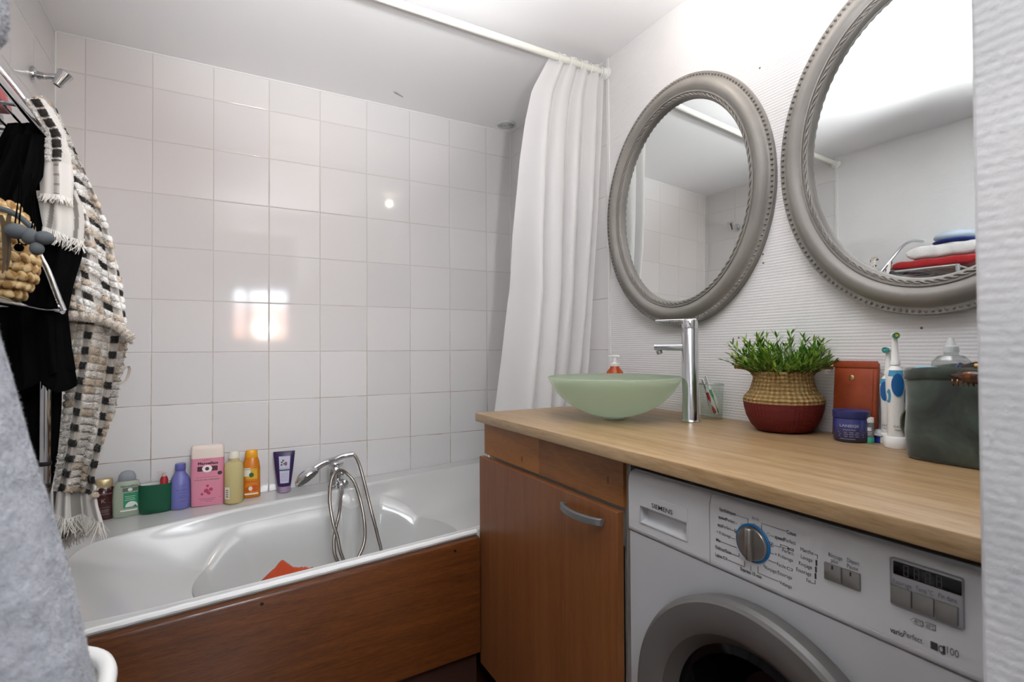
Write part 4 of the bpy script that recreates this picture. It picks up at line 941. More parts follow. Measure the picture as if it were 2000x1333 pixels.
# blue cream jar
t, P = on_top('cream_jar', 'squat dark blue cosmetic jar in front of leather pouch', 'jar', (1663, 865), .030)
k = mpp(P); H = topz(P, (1662, 801))-CT; r = 32.5*k*.96; zl = H*.74
bl = mat('blue_gradient', '#343a78', .22, coat=.4); g = N(bl); g.color(g.ramp(g.math('DIVIDE', g.xyz(g.obj())[2], H), [(0, '#1f1f33'), (.3, '#343868'), (.55, '#3f4688'), (1, '#343a80')]))
mb = MB(); mb.lathe([(0, r*.93), (.003, r*.98), (zl*.9, r*.98), (zl, r*.95), (zl+.001, r*.9)], 44); mb.build('jar_body', bl, t)
mb = MB(); mb.lathe([(zl+.001, r*.99), (zl+.003, r), (H-.003, r), (H-.001, r*.98), (H, r*.93)], 44); mb.build('lid', mat('lid_navy', '#2b3064', .3), t)
fn = surf([(0, r*.98), (H, r*.98)], 2.0); mb = MB(); put_text(mb, 'LANEIGE', .0082, fn, -r*.1, r*1.0, .00015, zl*.66); put_text(mb, 'Sleeping Mask', .004, fn, -r*.1, r*.65, 0, zl*.52)
cap_lines(mb, fn, [(0, zl*.42, r*1.35), (0, zl*.34, r*1.25), (0, zl*.25, r*1.3), (-.2*r, zl*.14, r*.8)], .0009); mb.build('lettering', mat('silver_print', '#a7abc4', .5), t)
# small vial
t, P = on_top('sample_vial', 'small clear vial with white cap and turquoise foot', 'vial', (1697, 866), .009)
k = mpp(P); H = topz(P, (1697, 816))-CT; r = 9*k
MB().lathe([(0, r), (.001, r*1.02), (H*.2, r*1.02), (H*.21, r*.98)], 24).build('tinted_foot', mat('turquoise', '#3fae93', .35), t)
MB().lathe([(H*.21, r*.97), (H*.79, r*.97), (H*.8, r*.8)], 24).build('vial_body', mat('clear_plastic_grey', '#a6aaad', .12, trans=.5), t)
MB().lathe([(H*.8, r), (H*.98, r), (H, r*.94)], 24).build('cap', M['white_plastic'], t)
fn = surf([(0, r), (H, r)], 2.0); mb = MB(); put_rect(mb, -r*.8, r*.5, H*.48, H*.62, fn); cap_lines(mb, fn, [(0, H*.4, r*1.2), (0, H*.33, r)], .001); mb.build('lettering', mat('white_print_c', '#d9dcdf', .5), t)
# little pot with a white lid
t, P = on_top('cosmetic_pot', 'tiny royal blue pot with tilted white lid beside the vial', 'pot', (1719, 866), .013)
k = mpp(P); H = topz(P, (1719, 842))-CT; r = 13*k
MB().lathe([(0, r*.92), (.001, r), (H*.52, r), (H*.55, r*.94)], 28).build('pot_body', mat('royal_blue', '#1c2f9a', .3), t)
mm = Matrix.Translation((.001, 0, H*.56)) @ Matrix.Rotation(.10, 4, 'Y')
MB().lathe([(0, r*1.2), (.002, r*1.34), (.005, r*1.3), (.007, r*.9), (.0125, r*.7), (.014, r*.3)], 28, M=mm).build('lid', mat('frosted_lid', '#cfd2d6', .3, trans=.2), t)
# electric toothbrushes
M_soft = mat('grip_light_blue', '#4b93b8', .45)
def etooth(p, topp, label, rot, hc, back, w_px, where=None):
    t, P = on_top('electric_toothbrush', label, 'electric toothbrush', p, back, 'electric toothbrushes on the worktop', rot, where)
    k = mpp(P); H = topz(P, topp)-CT; r = w_px*k*.93
    wp = M['white_plastic']
    ch = MB(); ch.lathe([(0, r*1.0, r*1.15), (.003, r*1.06, r*1.2), (.018, r*1.02, r*1.16), (.023, r*.9, r*1.0), (.024, r*.7, r*.8)], 36); ch.build('charger', wp, t)
    pr = [(.0245, r*.72), (.03, r*.75), (H*.3, r*.70), (H*.5, r*.80), (H*.6, r*.80), (H*.665, r*.66), (H*.69, r*.40), (H*.70, r*.32)]
    hd = MB().lathe(pr, 36).build('handle', wp, t); fn = surf(pr, 2.0, .0006)
    lb = MB(); zc_ = H*.535; put_disc(lb, 0, zc_, r*.52, H*.098, lambda a, b: (fn(a, b)[0], fn(a, b)[1]-.0008, b), 28); lb.build('grip_pad', mat('grip_blue', '#1d5f9e', .45), t)
    for s in (-1, 1): sb_ = MB(); put_disc(sb_, s*r*.66, H*.44, r*.13, H*.06, lambda a, b: (a, -math.sqrt(max(1e-8, interp(b, [q[0] for q in pr], [q[1] for q in pr])**2-a*a))-.0006, b), 18); sb_.build('soft_strip', M_soft, t)
    sb_ = MB()
    for (a, b) in ((-.7, .7),): sb_.grid([[fn(r*interp(z, [H*.6, H*.665], [.78, .64])*x, z) for z in np.linspace(H*.608, H*.66, 4)] for x in np.linspace(-.92, .92, 11)])
    sb_.build('soft_collar', M_soft, t)
    tx = MB(); put_text(tx, 'Oral-B', .0065, fn, -r*.1, r*.55, 0, H*.175); put_text(tx, 'Vitality', .005, fn, -r*.05, r*.5, 0, H*.148); tx.build('lettering', gry, t)
    hb = MB(); hb.lathe([(H*.70, r*.30), (H*.705, r*.42), (H*.735, r*.40), (H*.745, r*.33), (H*.90, r*.24), (H*.955, r*.22)], 24); hb.build('brush_neck', wp, t)
    mm = Matrix.Translation((0, 0, H*.955)) @ Matrix.Rotation(math.pi/2, 4, 'X')
    MB().lathe([(-.004, .005), (-.003, .0066), (.003, .0066), (.004, .0055)], 24, M=mm).build('brush_head', wp, t)
    for nm, r0, r1, cc in (('outer_bristles', .0038, .0062, hc[0]), ('inner_bristles', 0, .0036, hc[1])):
        b_ = MB()
        for q in range(14 if r0 else 7):
            a = 2*math.pi*q/(14 if r0 else 7); rr_ = (r0+r1)/2
            x, z = rr_*math.cos(a), H*.955+rr_*math.sin(a); b_.tube([(x, -.004, z), (x*1.08, -.0135, H*.955+(z-H*.955)*1.08)], .0012, 6)
        b_.build(nm, mat(nm+hc[0][1:], cc, .5), t, smooth=False)
    return t
etooth((1751, 877), (1746, 646), 'front electric toothbrush with yellow and green bristles on charger', .25, ('#2f9a70', '#d9b02e'), .019, 21.5)
q = np.array([-.038, float(onX((1733, 850), -.038)[1])-.004, CT+.0004])
etooth(None, (1736, 676), 'rear electric toothbrush with teal bristles, mostly hidden by its twin', -.45, ('#3fa8a0', '#5bb8b4'), 0, 19, q)
# dark green fabric basket
A = onZ((1768, 897), CT); Bq = onZ((1930, 925), CT)
t = thing('fabric_basket', 'dark green velvet storage basket at the near end of the worktop', 'basket', (-.115, -1.98, CT+.0005))
vel = mat('green_velvet', '#33413a', .85, sheen=.6); g = N(vel); g.color(g.ramp(g.noise(g.obj(), 9, 4, .6, .6), [(.34, '#1c2420'), (.5, '#313d36'), (.68, '#4d5b51')])); g.bump(g.noise(g.obj(), 14, 2), .006, .35)
lx0, lx1, ly0, ly1 = A[0]+.115-.0, .095, -.135, A[1]+1.98+.012
HBk = topz(np.array([A[0], A[1], CT]), (1766, 718))-CT
def ringpts(z, grow, n=72):
    cx_, cy_ = (lx0+lx1)/2, (ly0+ly1)/2; hx, hy_ = (lx1-lx0)/2+grow, (ly1-ly0)/2+grow; out = []
    for k_ in range(n):
        a = 2*math.pi*k_/n; c_, s_ = math.cos(a), math.sin(a); e_ = 2/6.5
        out.append((cx_+hx*math.copysign(abs(c_)**e_, c_), cy_+hy_*math.copysign(abs(s_)**e_, s_), z+.004*math.sin(a*2+.6)*(z/HBk)))
    return out
zs = [(0, -.008), (.006, -.001), (HBk*.3, .001), (HBk*.6, -.002), (HBk*.86, -.001), (HBk*.875, -.003), (HBk*.89, 0.001), (HBk*.97, .002), (HBk, -.001), (HBk*.985, -.006), (HBk*.5, -.008), (.012, -.01)]
mb = MB(); rws = [ringpts(z, gr) for z, gr in zs]; mb.grid(rws, cv=True); n = 72; mb.f.append(tuple(range(n))); mb.mi.append(0); mb.f.append(tuple((len(zs)-1)*n+k_ for k_ in range(n))); mb.mi.append(0)
mb.build('basket_body', vel, t, angle=80)
hx = onX((1762, 825), A[0]+.03); hyl = A[1]+1.98+.012
mb = MB(); rws = []
for i in range(15):
    s = i/14; a = math.pi*s; cx_ = 0; zc_ = HBk*.36+.026*math.cos(a); yo = hyl+.001+.012*math.sin(a)
    rws.append([(A[0]+.115+.05+dx, yo, zc_) for dx in (-.012, -.004, .004, .012)])
mb.grid(rws); o = mb.build('side_strap', mat('olive_velvet', '#4d5344', .8, sheen=.4), t, angle=180); md = o.modifiers.new('thickness', 'SOLIDIFY'); md.thickness = .003
def in_bk(p, x): q = onX(p, x); return np.array([q[0], q[1], q[2]])
# what sticks out of it
q = in_bk((1858, 715), -.10); t, P = on_top('plastic_bottle', 'clear plastic bottle with white nozzle standing in green basket', 'bottle', None, 0, None, 0, np.array([q[0], q[1], CT+.014]))
H = topz(P, (1857, 660))-P[2]; hs_ = topz(P, (1857, 694))-P[2]; r = 37*mpp(P)*.9
MB().lathe([(0, r*.93), (.004, r), (hs_*.82, r), (hs_*.93, r*.9), (hs_*.99, r*.62), (hs_, r*.36), (hs_*1.03, r*.34)], 40, sy=.7).build('bottle_body', thin_clear('clear_pet', '#e9ecea', .3, .08), t)
MB().lathe([(hs_*1.03, r*.37), (hs_*1.04, r*.38), (hs_+(H-hs_)*.5, r*.35), (hs_+(H-hs_)*.55, r*.25), (H*.99, r*.14), (H, r*.10)], 26).build('nozzle', mat('frosted_white', '#d7dad8', .35, trans=.2), t)
q = in_bk((1830, 727), -.150); o = MB().box(-.028, .028, -.04, .04, -.01, .012, .008, 3, Matrix.Translation((q[0]+.02, q[1]-.002, q[2]-.006)) @ Matrix.Rotation(.12, 4, 'X')).build('soap_packet', mat('sky_packet', '#7db4c9', .3)); tag(o, 'pale blue packet lying on top inside the green basket', 'packet')
q = in_bk((1888, 722), -.13); t = thing('cosmetic_box', 'navy and white small box poking out of the green basket', 'box', (q[0], q[1], q[2]-.006), .4)
RM = Matrix.Rotation(.5, 4, 'X')
MB().box(-.012, .012, -.018, .018, -.05, .012, .002, 2, RM).build('box_body', mat('navy_card', '#1c2150', .4), t); MB().box(-.0125, .0125, -.033, -.0185, -.04, .0125, .002, 2, RM).build('box_end', mat('white_card', '#d7d8da', .4), t)
# tortoiseshell claw clip over the rim
q = in_bk((1908, 728), A[0]-.008); t = thing('hair_claw', 'brown tortoiseshell hair claw clipped over the front rim of basket', 'hair clip', q)
am = mat('tortoiseshell', '#5a2608', .12, trans=.35, coat=.5); g = N(am); g.color(g.ramp(g.noise(g.obj(), 70, 3), [(.4, '#1e0a03'), (.6, '#7a3a0c'), (.75, '#b86d1c')]))
for nm, dz, dx, sg in (('front_jaw', -.004, -.008, 1), ('rear_jaw', .010, .030, -1)):
    mb = MB(); rws = []
    for i in range(17):
        s = i/16; y = .034-.068*s; arc = math.sin(math.pi*s)
        rws.append([(dx-.004*arc, y, dz+.008*arc), (dx-.010*arc-.002, y, dz+.002*arc), (dx-.009*arc-.001, y, dz-.010*arc-.002), (dx-.003*arc, y, dz-.012*arc-.003)])
    mb.grid(rws)
    for i in range(9): y = .028-.056*i/8; mb.tube([(dx-.006, y, dz-.008), (dx-.007, y, dz-.0145), (dx-.003, y, dz-.019)], [.0022, .002, .0012], 6)
    o = mb.build(nm, am, t, angle=180); md = o.modifiers.new('thickness', 'SOLIDIFY'); md.thickness = .0025
MB().tube([(.011, -.006, .010), (.011, .006, .010)], .005, 12).build('hinge', mat('dull_brass', '#9a7f4a', .4, .9), t)

# ------------------------------------------------------------------ oval mirrors
frm = mat('pewter_frame', '#8b8781', .42, .12); g = N(frm); g.color(g.ramp(g.noise(g.obj(), 7, 4), [(.3, '#85817c'), (.7, '#96928c')])); g.bump(g.noise(g.obj(), 180, 2), .0005, .4)
frd = mat('pewter_recess', '#5f5c58', .5, .3)
mgl = mat('mirror_silver', '#e7ebea', .015, 1.0)
def mirror(label, cy_, cz_, a, b, yaw, pitch):
    t = thing('oval_mirror', label, 'mirror', (-.006, cy_, cz_), 0, 'pewter framed oval mirrors on the wall'); t.rotation_euler = (0, pitch, yaw)
    n = 160; TH = [2*math.pi*k_/n for k_ in range(n)]
    def pt(th, d, h):      # inward offset d along the ellipse normal, h off the wall (towards -X)
        nx, nz = math.cos(th)/a, math.sin(th)/b; L = math.hypot(nx, nz)
        return (-h, -(a*math.cos(th)-d*nx/L), b*math.sin(th)-d*nz/L)
    pf = [(0, .002), (0, .016), (.002, .020), (.014, .020), (.016, .0205), (.020, .026), (.028, .034), (.038, .0385), (.046, .037), (.054, .031), (.058, .028), (.0595, .031), (.063, .031), (.064, .027), (.074, .025), (.076, .022), (.079, .014), (.079, .002)]
    mb = MB(); mb.grid([[pt(th, d, h) for d, h in pf] for th in TH], cu=True); mb.build('frame', frm, t, angle=50)
    mb = MB(); nb = 168
    for k_ in range(nb):
        th = 2*math.pi*(k_+.5)/nb
        p0 = np.array(pt(th-.010, .0085, .0195)); p1 = np.array(pt(th+.010, .0085, .0195)); mb.tube([p0, (p0+p1)/2+np.array([-.002, 0, 0]), p1], [.0014, .0042, .0014], 8)
    o = mb.build('beaded_edge', frm, t)
    mb = MB(); 
    for ph in (0, math.pi):
        mb.tube([pt(th, .069+.0028*math.cos(th*46+ph), .0265+.0022*math.sin(th*46+ph)) for th in [2*math.pi*q/720 for q in range(720)]], .0021, 6, closed=True)
    mb.build('twisted_border', frm, t)
    mb = MB(); o_ = [pt(th, .0785, .010) for th in TH]; mb.add(o_, [tuple(range(n))]); mb.build('mirror_glass', mgl, t, smooth=False)
    return t
mirror('smaller-looking oval mirror in full view above the chrome tap', -1.155, 1.610, .331, .401, math.radians(3.1), math.radians(.9))
mirror('oval mirror cut by the wall edge, above the plant and toothbrushes', -1.838, 1.600, .322, .398, math.radians(1.7), math.radians(.7))
# screw holes in the paper
mb = MB()
for px in ((1484, 133), (1490, 497), (1491, 514), (1443, 660), (1800, 641)):
    q = onX(px, .0015); mm = Matrix.Translation((.0012, q[1], q[2])) @ Matrix.Rotation(-math.pi/2, 4, 'Y'); mb.lathe([(0, .003), (.0006, .0022), (.0006, .0005)], 8, M=mm, cap0=False)
struct(mb.build('trim_5', mat('hole_grey', '#6f6d6b', .8)))
# ------------------------------------------------------------------ chrome rack by the end wall
RX0, RX1, RY0, RY1 = -1.800, -1.592, -1.40, -1.10
ZA, ZBS, ZCS = 1.535, 1.212, .80
rack = thing('shelf_rack', 'free-standing chrome wire shelf rack by the end wall, hung with clothes', 'rack', ((RX0+RX1)/2, (RY0+RY1)/2, 0))
ch = M['chrome']
for x in (RX0, RX1):
    for y in (RY0, RY1):
        mb = MB(); mb.tube([(x, y, .012), (x, y, ZA+.004)], .0085, 14)
        mb.build('post', ch, rack, world=True)
        MB().lathe([(0, .014), (.010, .014), (.014, .009)], 14, c=(x, y, 0)).build('foot', M['dark'], rack, world=True)
for z in (ZA, ZBS, ZCS, .25):
    mb = MB()
    for y in (RY0, RY1): mb.tube([(RX0, y, z), (RX1, y, z)], .0065, 12)
    for x in (RX0, RX1): mb.tube([(x, RY0, z), (x, RY1, z)], .0065, 12)
    for k in range(1, 8): x = RX0+(RX1-RX0)*k/8; mb.tube([(x, RY0, z+.004), (x, RY1, z+.004)], .0022, 8)
    mb.tube([(RX0, (RY0+RY1)/2, z-.002), (RX1, (RY0+RY1)/2, z-.002)], .003, 8)
    mb.build('wire_shelf', ch, rack, world=True)
# curved side braces rising from each shelf corner
for z, h in ((ZA, .15), (ZBS, .105)):
    mb = MB(); x = RX1+.004
    if z == ZA: pts = [(x, RY1+.002, z), (x-.012, RY1-.01, z+.022), (x-.05, RY1-.035, z+.08), (x-.1, RY1-.06, z+.14), (x-.15, RY1-.08, z+.165), (RX0, RY1-.1, z+.168)]
    else: pts = [(x+.030, RY1-.044, z-.002), (x+.020, RY1-.044, z+.03), (x+.008, RY1-.044, z+.07), (x-.004, RY1-.044, z+.10), (x-.008, RY1-.046, z+.125), (x-.04, RY1-.06, z+.14), (RX0, RY1-.07, z+.14)]
    mb.tube(spline(pts, 8), .0068 if z == ZA else .0055, 12); mb.build('side_brace', ch, rack, world=True)
mb = MB(); mb.tube([(RX1, RY1, ZBS), (RX1+.012, RY1-.03, ZBS), (RX1+.033, RY1-.044, ZBS-.002)], .006, 10); mb.build('corner_stub', ch, rack, world=True)
for z in (.93, .89): MB().lathe([(-.004, .0092), (0, .0105), (.004, .0092)], 14, c=(RX1, RY1, z)).build('collar', M['dark'], rack, world=True)

# ---- helper: cloth from a photo outline, given a depth for every row
def ol(pts, y):
    pts = sorted(pts, key=lambda q: q[1]); return float(np.interp(y, [q[1] for q in pts], [q[0] for q in pts]))
def drape(left, right, y0, y1, yw, nu=30, nv=60, fold=(4, .012), fseed=0.0, lean=0.0, bottom=None):
    rows = []
    for i in range(nu+1):
        u = i/nu; row = []
        for j in range(nv+1):
            v = j/nv; yb = y1+(bottom(u) if bottom else 0); py = y0+(yb-y0)*v
            px = ol(left, py)*(1-u)+ol(right, py)*u
            Yd = yw(u, v)
            p = onY((px, py), Yd)
            k = fold[1]*min(1, .25+v*2.5); ph = fold[0]*2*math.pi*u+fseed
            p = p+np.array([0, k*(math.sin(ph+1.3*v)+.4*math.sin(2.1*ph+2*v)), 0])
            row.append(p)
        rows.append(row)
    return rows
def tufts(mb, rows, n, L, w, pick=None, out=(0.2, -1, 0), seed=1, scale=1.0):
    """short terry loops standing on a cloth grid"""
    R_ = np.random.default_rng(seed); P = np.array(rows); nu, nv = P.shape[0]-1, P.shape[1]-1
    o = np.array(out, float)
    for _ in range(n):
        a, b = R_.random()*nu, R_.random()*nv
        if pick is not None and not pick(a/nu, b/nv): continue
        i, j = min(int(a), nu-1), min(int(b), nv-1); fa, fb = a-i, b-j
        p = (P[i, j]*(1-fa)+P[i+1, j]*fa)*(1-fb)+(P[i, j+1]*(1-fa)+P[i+1, j+1]*fa)*fb
        nn = np.cross(P[i+1, j]-P[i, j], P[i, j+1]-P[i, j]); nn /= np.linalg.norm(nn)+1e-9
        if nn @ o < 0: nn = -nn
        d = nn*1.0+R_.normal(0, .55, 3); d /= np.linalg.norm(d); sd = np.cross(d, R_.normal(0, 1, 3)); sd /= np.linalg.norm(sd)+1e-9
        l = L*(.6+.8*R_.random()); mb.add([p-sd*w, p+sd*w, p+d*l*.6+sd*w*.7, p+d*l, p+d*l*.6-sd*w*.7], [(0, 1, 2, 3, 4)])
def fringe(mb, row, n, L, seed=2):
    R_ = np.random.default_rng(seed); P = np.array(row); m = len(P)-1
    for _ in range(n):
        a = R_.random()*m; i = min(int(a), m-1); p = P[i]*(1-(a-i))+P[i+1]*(a-i)
        l = L*(.55+.8*R_.random()); dx = R_.normal(0, .28); dy = R_.normal(-.12, .22)
        mb.tube([p, p+np.array([dx*.4*l, dy*.4*l, -.5*l]), p+np.array([dx*l, dy*l, -l])], [.0009, .0008, .0005], 4, cap=False)

# ---- towel: three tones picked per face through a colour attribute on the cloth grid
def towel_mat():
    m = mat('bobble_towel', '#cfc9c0', .95, spec=.1, sheen=.3); g = N(m); at = g.n('ShaderNodeAttribute', attribute_name='tone')
    c = g.mix(g.noise(g.obj(), 140, 3), at.outputs['Color'], '#000000'); q = [n for n in g.t.nodes if n.bl_idname == 'ShaderNodeMix'][-1]
    q.inputs[0].default_value = .06
    for l_ in list(q.inputs[0].links): g.t.links.remove(l_)
    g.color(c); return m
TW = towel_mat()
WH, TAN, BLK, WV = lin('#e9e6e2'), lin('#cdbfae'), lin('#262422'), lin('#cfcac4')
def bobble(rows, name, parent, tone, ntuft=5000, tl=.0030, seed=1, hgt=.0048):
    """cloth grid raised into terry bobbles, coloured by tone(u, v) -> colour, pile, height"""
    mb = MB(); P = np.array(rows); nu, nv = P.shape[0]-1, P.shape[1]-1
    du = np.gradient(P, axis=0); dv = np.gradient(P, axis=1); NN = np.cross(du, dv); NN /= np.linalg.norm(NN, axis=2, keepdims=True)+1e-9
    NN *= np.where(NN[..., 1:2] > 0, -1, 1); tones = []
    for i in range(nu+1):
        for j in range(nv+1):
            c, pile, h = tone(i/nu, j/nv); tones.append(c); P[i, j] += NN[i, j]*hgt*h
    mb.grid(P); R_ = np.random.default_rng(seed)
    for _ in range(ntuft):
        a, b = R_.random()*nu, R_.random()*nv; c, pile, h = tone(a/nu, b/nv)
        if pile <= 0: continue
        i, j = min(int(a), nu-1), min(int(b), nv-1); fa, fb = a-i, b-j
        p = (P[i, j]*(1-fa)+P[i+1, j]*fa)*(1-fb)+(P[i, j+1]*(1-fa)+P[i+1, j+1]*fa)*fb
        d = NN[i, j]+R_.normal(0, .45, 3); d /= np.linalg.norm(d); sd = np.cross(d, R_.normal(0, 1, 3)); sd /= np.linalg.norm(sd)+1e-9
        l = tl*pile*(.6+.7*R_.random()); w = .00042
        mb.add([p-sd*w, p+sd*w, p+d*l*.6+sd*w*1.1, p+d*l, p+d*l*.6-sd*w*1.1], [(0, 1, 2, 3, 4)])
        k = .94+.1*R_.random(); tones += [(c[0]*k, c[1]*k, c[2]*k, 1)]*5
    o = mb.build(name, TW, parent, world=True, angle=180); ca = o.data.color_attributes.new('tone', 'FLOAT_COLOR', 'POINT')
    ca.data.foreach_set('color', np.array(tones, dtype=np.float32).ravel()); return o
GR, GV = lin('#aaa49d'), lin('#c6c0b8')
def hsh(i, j): return (math.sin(i*12.9898+j*78.233)*43758.5453) % 1
def cells(cu, cv, mode):
    """mode 0: every third row carries black bobbles; mode 1: every third column does"""
    ci, cj = math.floor(cu), math.floor(cv); fu, fv = cu-ci-.5, cv-cj-.5
    line, along = (cj, ci) if mode == 0 else (ci, cj)
    edge = max(abs(fu), abs(fv)); dome = max(0.0, 1-(abs(fu)*2)**4)*max(0.0, 1-(abs(fv)*2)**4)
    if line % 3 == 0:
        if along % 2 == 0: return (BLK, .8, .55*dome) if edge < .47 else (GR, .1, 0)
        return (GR if (cu*6) % 1 < .6 else WV, .05, 0.0)
    if edge > .45: return (GV, .3, .1)
    c = TAN if hsh(ci, cj) < .24 else WH
    return (c, 1.2, dome)
def plain(stripes, col, dark):
    def f(u, v): return ((lin(dark) if any(abs(u-x-k*(v-.5)) < w for x, k, w in stripes) else lin(col)), 0, 0)
    return f
tw = thing('bobble_towel', 'white fringed towel with black bobble pattern hanging from the rack beside bath', 'towel', onY((150, 300), -1.04))
# main long drape (upper half)
Lp = [(58, 192), (95, 240), (125, 330), (150, 420), (158, 480), (142, 560), (128, 612)]; Rp = [(84, 190), (112, 212), (140, 270), (168, 335), (202, 415), (222, 480), (238, 560), (246, 628)]
r1 = drape(Lp, Rp, 190, 612, lambda u, v: -1.082+.03*u-.01*v, 100, 250, (1.6, .010), .6, bottom=lambda u: 24*u)
def t1(u, v):
    py = 190+430*v; W_ = ol(Rp, py)-ol(Lp, py); return cells(20-(1-u)*W_/18+.25*math.sin(v*9), v*34-1.6*u+.25*math.sin(u*5), 0)
bobble(r1, 'upper_drape', tw, t1, 26000, .0026, 3)
# lower part under the turned hem
Lp2 = [(128, 612), (130, 700), (126, 760), (118, 850), (112, 930), (104, 1005)]; Rp2 = [(247, 640), (256, 668), (243, 740), (232, 800), (200, 880), (188, 930), (196, 985), (204, 1012)]
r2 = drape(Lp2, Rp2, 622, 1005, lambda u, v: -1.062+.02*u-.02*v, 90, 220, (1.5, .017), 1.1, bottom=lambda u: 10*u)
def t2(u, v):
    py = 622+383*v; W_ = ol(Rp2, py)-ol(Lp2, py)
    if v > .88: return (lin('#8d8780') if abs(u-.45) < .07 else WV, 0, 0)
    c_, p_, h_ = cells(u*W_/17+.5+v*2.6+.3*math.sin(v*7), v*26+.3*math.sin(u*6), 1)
    return ((c_[0]*.74, c_[1]*.71, c_[2]*.67, 1), p_, h_)  # browner reverse side, with the rack's shade also put into the colours
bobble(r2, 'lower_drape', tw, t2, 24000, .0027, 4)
mb = MB(); fringe(mb, [r[-1] for r in r2], 190, .028, 5); mb.build('fringe', mat('fringe_thread', '#cbc6be', .9), tw, world=True)
# back layer hanging lower behind, with its own fringe
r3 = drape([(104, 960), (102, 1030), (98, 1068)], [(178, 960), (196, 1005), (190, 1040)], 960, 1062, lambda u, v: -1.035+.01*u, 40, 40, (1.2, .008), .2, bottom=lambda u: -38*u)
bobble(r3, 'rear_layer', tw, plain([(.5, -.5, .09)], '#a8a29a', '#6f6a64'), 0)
mb = MB(); fringe(mb, [r[-1] for r in r3], 130, .018, 6); mb.build('fringe', mat('fringe_thread_b', '#c4bfb7', .9), tw, world=True)
# white flap in front, two short fringed ends
Lq1 = [(46, 196), (60, 225), (90, 262), (84, 300), (74, 330), (76, 375)]; Rq1 = [(84, 190), (104, 215), (122, 250), (136, 300), (143, 350), (141, 388)]
f1 = drape(Lq1, Rq1, 192, 376, lambda u, v: -1.142-.004*v, 60, 130, (1.0, .006), .3, bottom=lambda u: 10*u)
def tf(u, v):
    py = 192+184*v; W_ = ol(Rq1, py)-ol(Lq1, py); x = (u-.55)*W_
    if v > .66: return (lin('#8b8680') if abs(x) < 6 and (v*60) % 1 < .55 else lin('#d2cec9'), 0, 0)
    b_ = (v*9.5) % 1-.5
    if abs(x) < 9: return (lin('#35322f'), .8, .6*max(0, 1-(abs(x)/9)**4)*max(0, 1-(abs(b_)*2.2)**4)) if abs(b_) < .4 else (WV, .1, 0)
    if x > 9: return (lin('#cfcbc6'), 0.15, 0)
    fx_ = (x/11) % 1-.5; fy_ = (v*15) % 1-.5; return (WH, 1.0, .8*max(0, 1-(abs(fx_)*2)**4)*max(0, 1-(abs(fy_)*2)**4))
bobble(f1, 'front_flap', tw, tf, 8000, .0026, 7)
mb = MB(); fringe(mb, [r[-1] for r in f1], 110, .014, 8); mb.build('fringe', mat('fringe_thread_c', '#d6d2cb', .9), tw, world=True)
f2_ = drape([(70, 380), (78, 420), (84, 445)], [(148, 372), (160, 400), (165, 430), (164, 470)], 372, 442, lambda u, v: -1.136, 40, 40, (1.2, .007), 1.2, bottom=lambda u: 30*u)
bobble(f2_, 'second_flap', tw, plain([(.3, -.3, .06), (.82, -.1, .06)], '#d0ccc6', '#8a8680'), 0)
mb = MB(); fringe(mb, [r[-1] for r in f2_], 130, .02, 10); mb.build('fringe', mat('fringe_thread_d', '#d2cec8', .9), tw, world=True)
# rolled hem at mid height
hp_ = [onY(p, -1.092) for p in ((127, 616), (160, 618), (195, 624), (226, 636), (246, 652), (258, 664))]
sp = spline(hp_, 10); mb = MB(); mb.tube(sp, [.0085+.0015*math.sin(i*1.3) for i in range(len(sp))], 12)
for i in range(0, len(sp)-1):
    for q in range(34):
        a = random.uniform(0, 6.28); d = np.array([random.uniform(-.4, .4), -abs(math.cos(a)), math.sin(a)-.5]); d /= np.linalg.norm(d)
        b0 = sp[i]+(sp[i+1]-sp[i])*random.random()+d*.0075; w_ = np.array([.0007, 0, 0]); mb.add([b0-w_, b0+w_, b0+d*.004], [(0, 1, 2)])
o = mb.build('turned_hem', mat('hem_cream', '#b7ada1', .95, sheen=.3), tw, world=True)
# loop tag
lp = [onY(p, -1.06) for p in ((229, 742), (246, 716), (253, 722), (246, 742), (230, 754))]
mb = MB(); sp = spline(lp, 6); mb.grid([[p-RT*.0035, p+RT*.0035+np.array([0, -.002, 0])] for p in sp]); o = mb.build('hanging_loop', mat('tape_cream', '#b5aca2', .8), tw, world=True, angle=180)

# ---- black garments
bk = bumpy(mat('black_cotton', '#040405', .9, spec=.1), 30, .004, .5)
g1 = thing('drawstring_garment', 'black garment with drawstrings hanging from the rack above the woven bag', 'clothing', onY((60, 400), -1.12))
Lp = [(14, 240), (-30, 320), (-40, 420), (-40, 760)]; Rp = [(90, 232), (92, 290), (100, 330), (140, 380), (164, 430), (160, 500), (142, 560), (132, 610), (140, 680), (151, 742), (150, 762)]
r = drape(Lp, Rp, 240, 745, lambda u, v: -1.118-.006*u, 36, 70, (3.2, .006), .5, bottom=lambda u: 22*math.sin(u*5)); MB().grid(r).build('cloth', bk, g1, world=True, angle=180)
Lp = [(20, 255), (4, 300), (-20, 350), (-30, 470)]; Rp = [(84, 268), (86, 310), (84, 345), (62, 385), (55, 470)]
r = drape(Lp, Rp, 262, 430, lambda u, v: -1.145-.03*v, 24, 40, (2.2, .010), 1.5, bottom=lambda u: 15*u); MB().grid(r).build('folded_sleeve', bk, g1, world=True, angle=180)
cd = mat('black_cord', '#020202', .9, spec=.05); mb = MB()
for pp in ([(36, 300), (38, 360), (33, 410), (29, 450), (38, 475)], [(40, 320), (43, 380), (38, 430), (36, 480)], [(61, 340), (60, 400), (63, 440), (52, 452), (35, 440), (36, 470)], [(66, 350), (67, 410), (66, 455), (50, 478), (37, 472)]):
    mb.tube(spline([onY(p, -1.335) for p in pp], 6), .0010, 6)
mb.sphere(onY((37, 484), -1.335), .006, 10, 8); mb.build('drawstring', cd, g1, world=True)
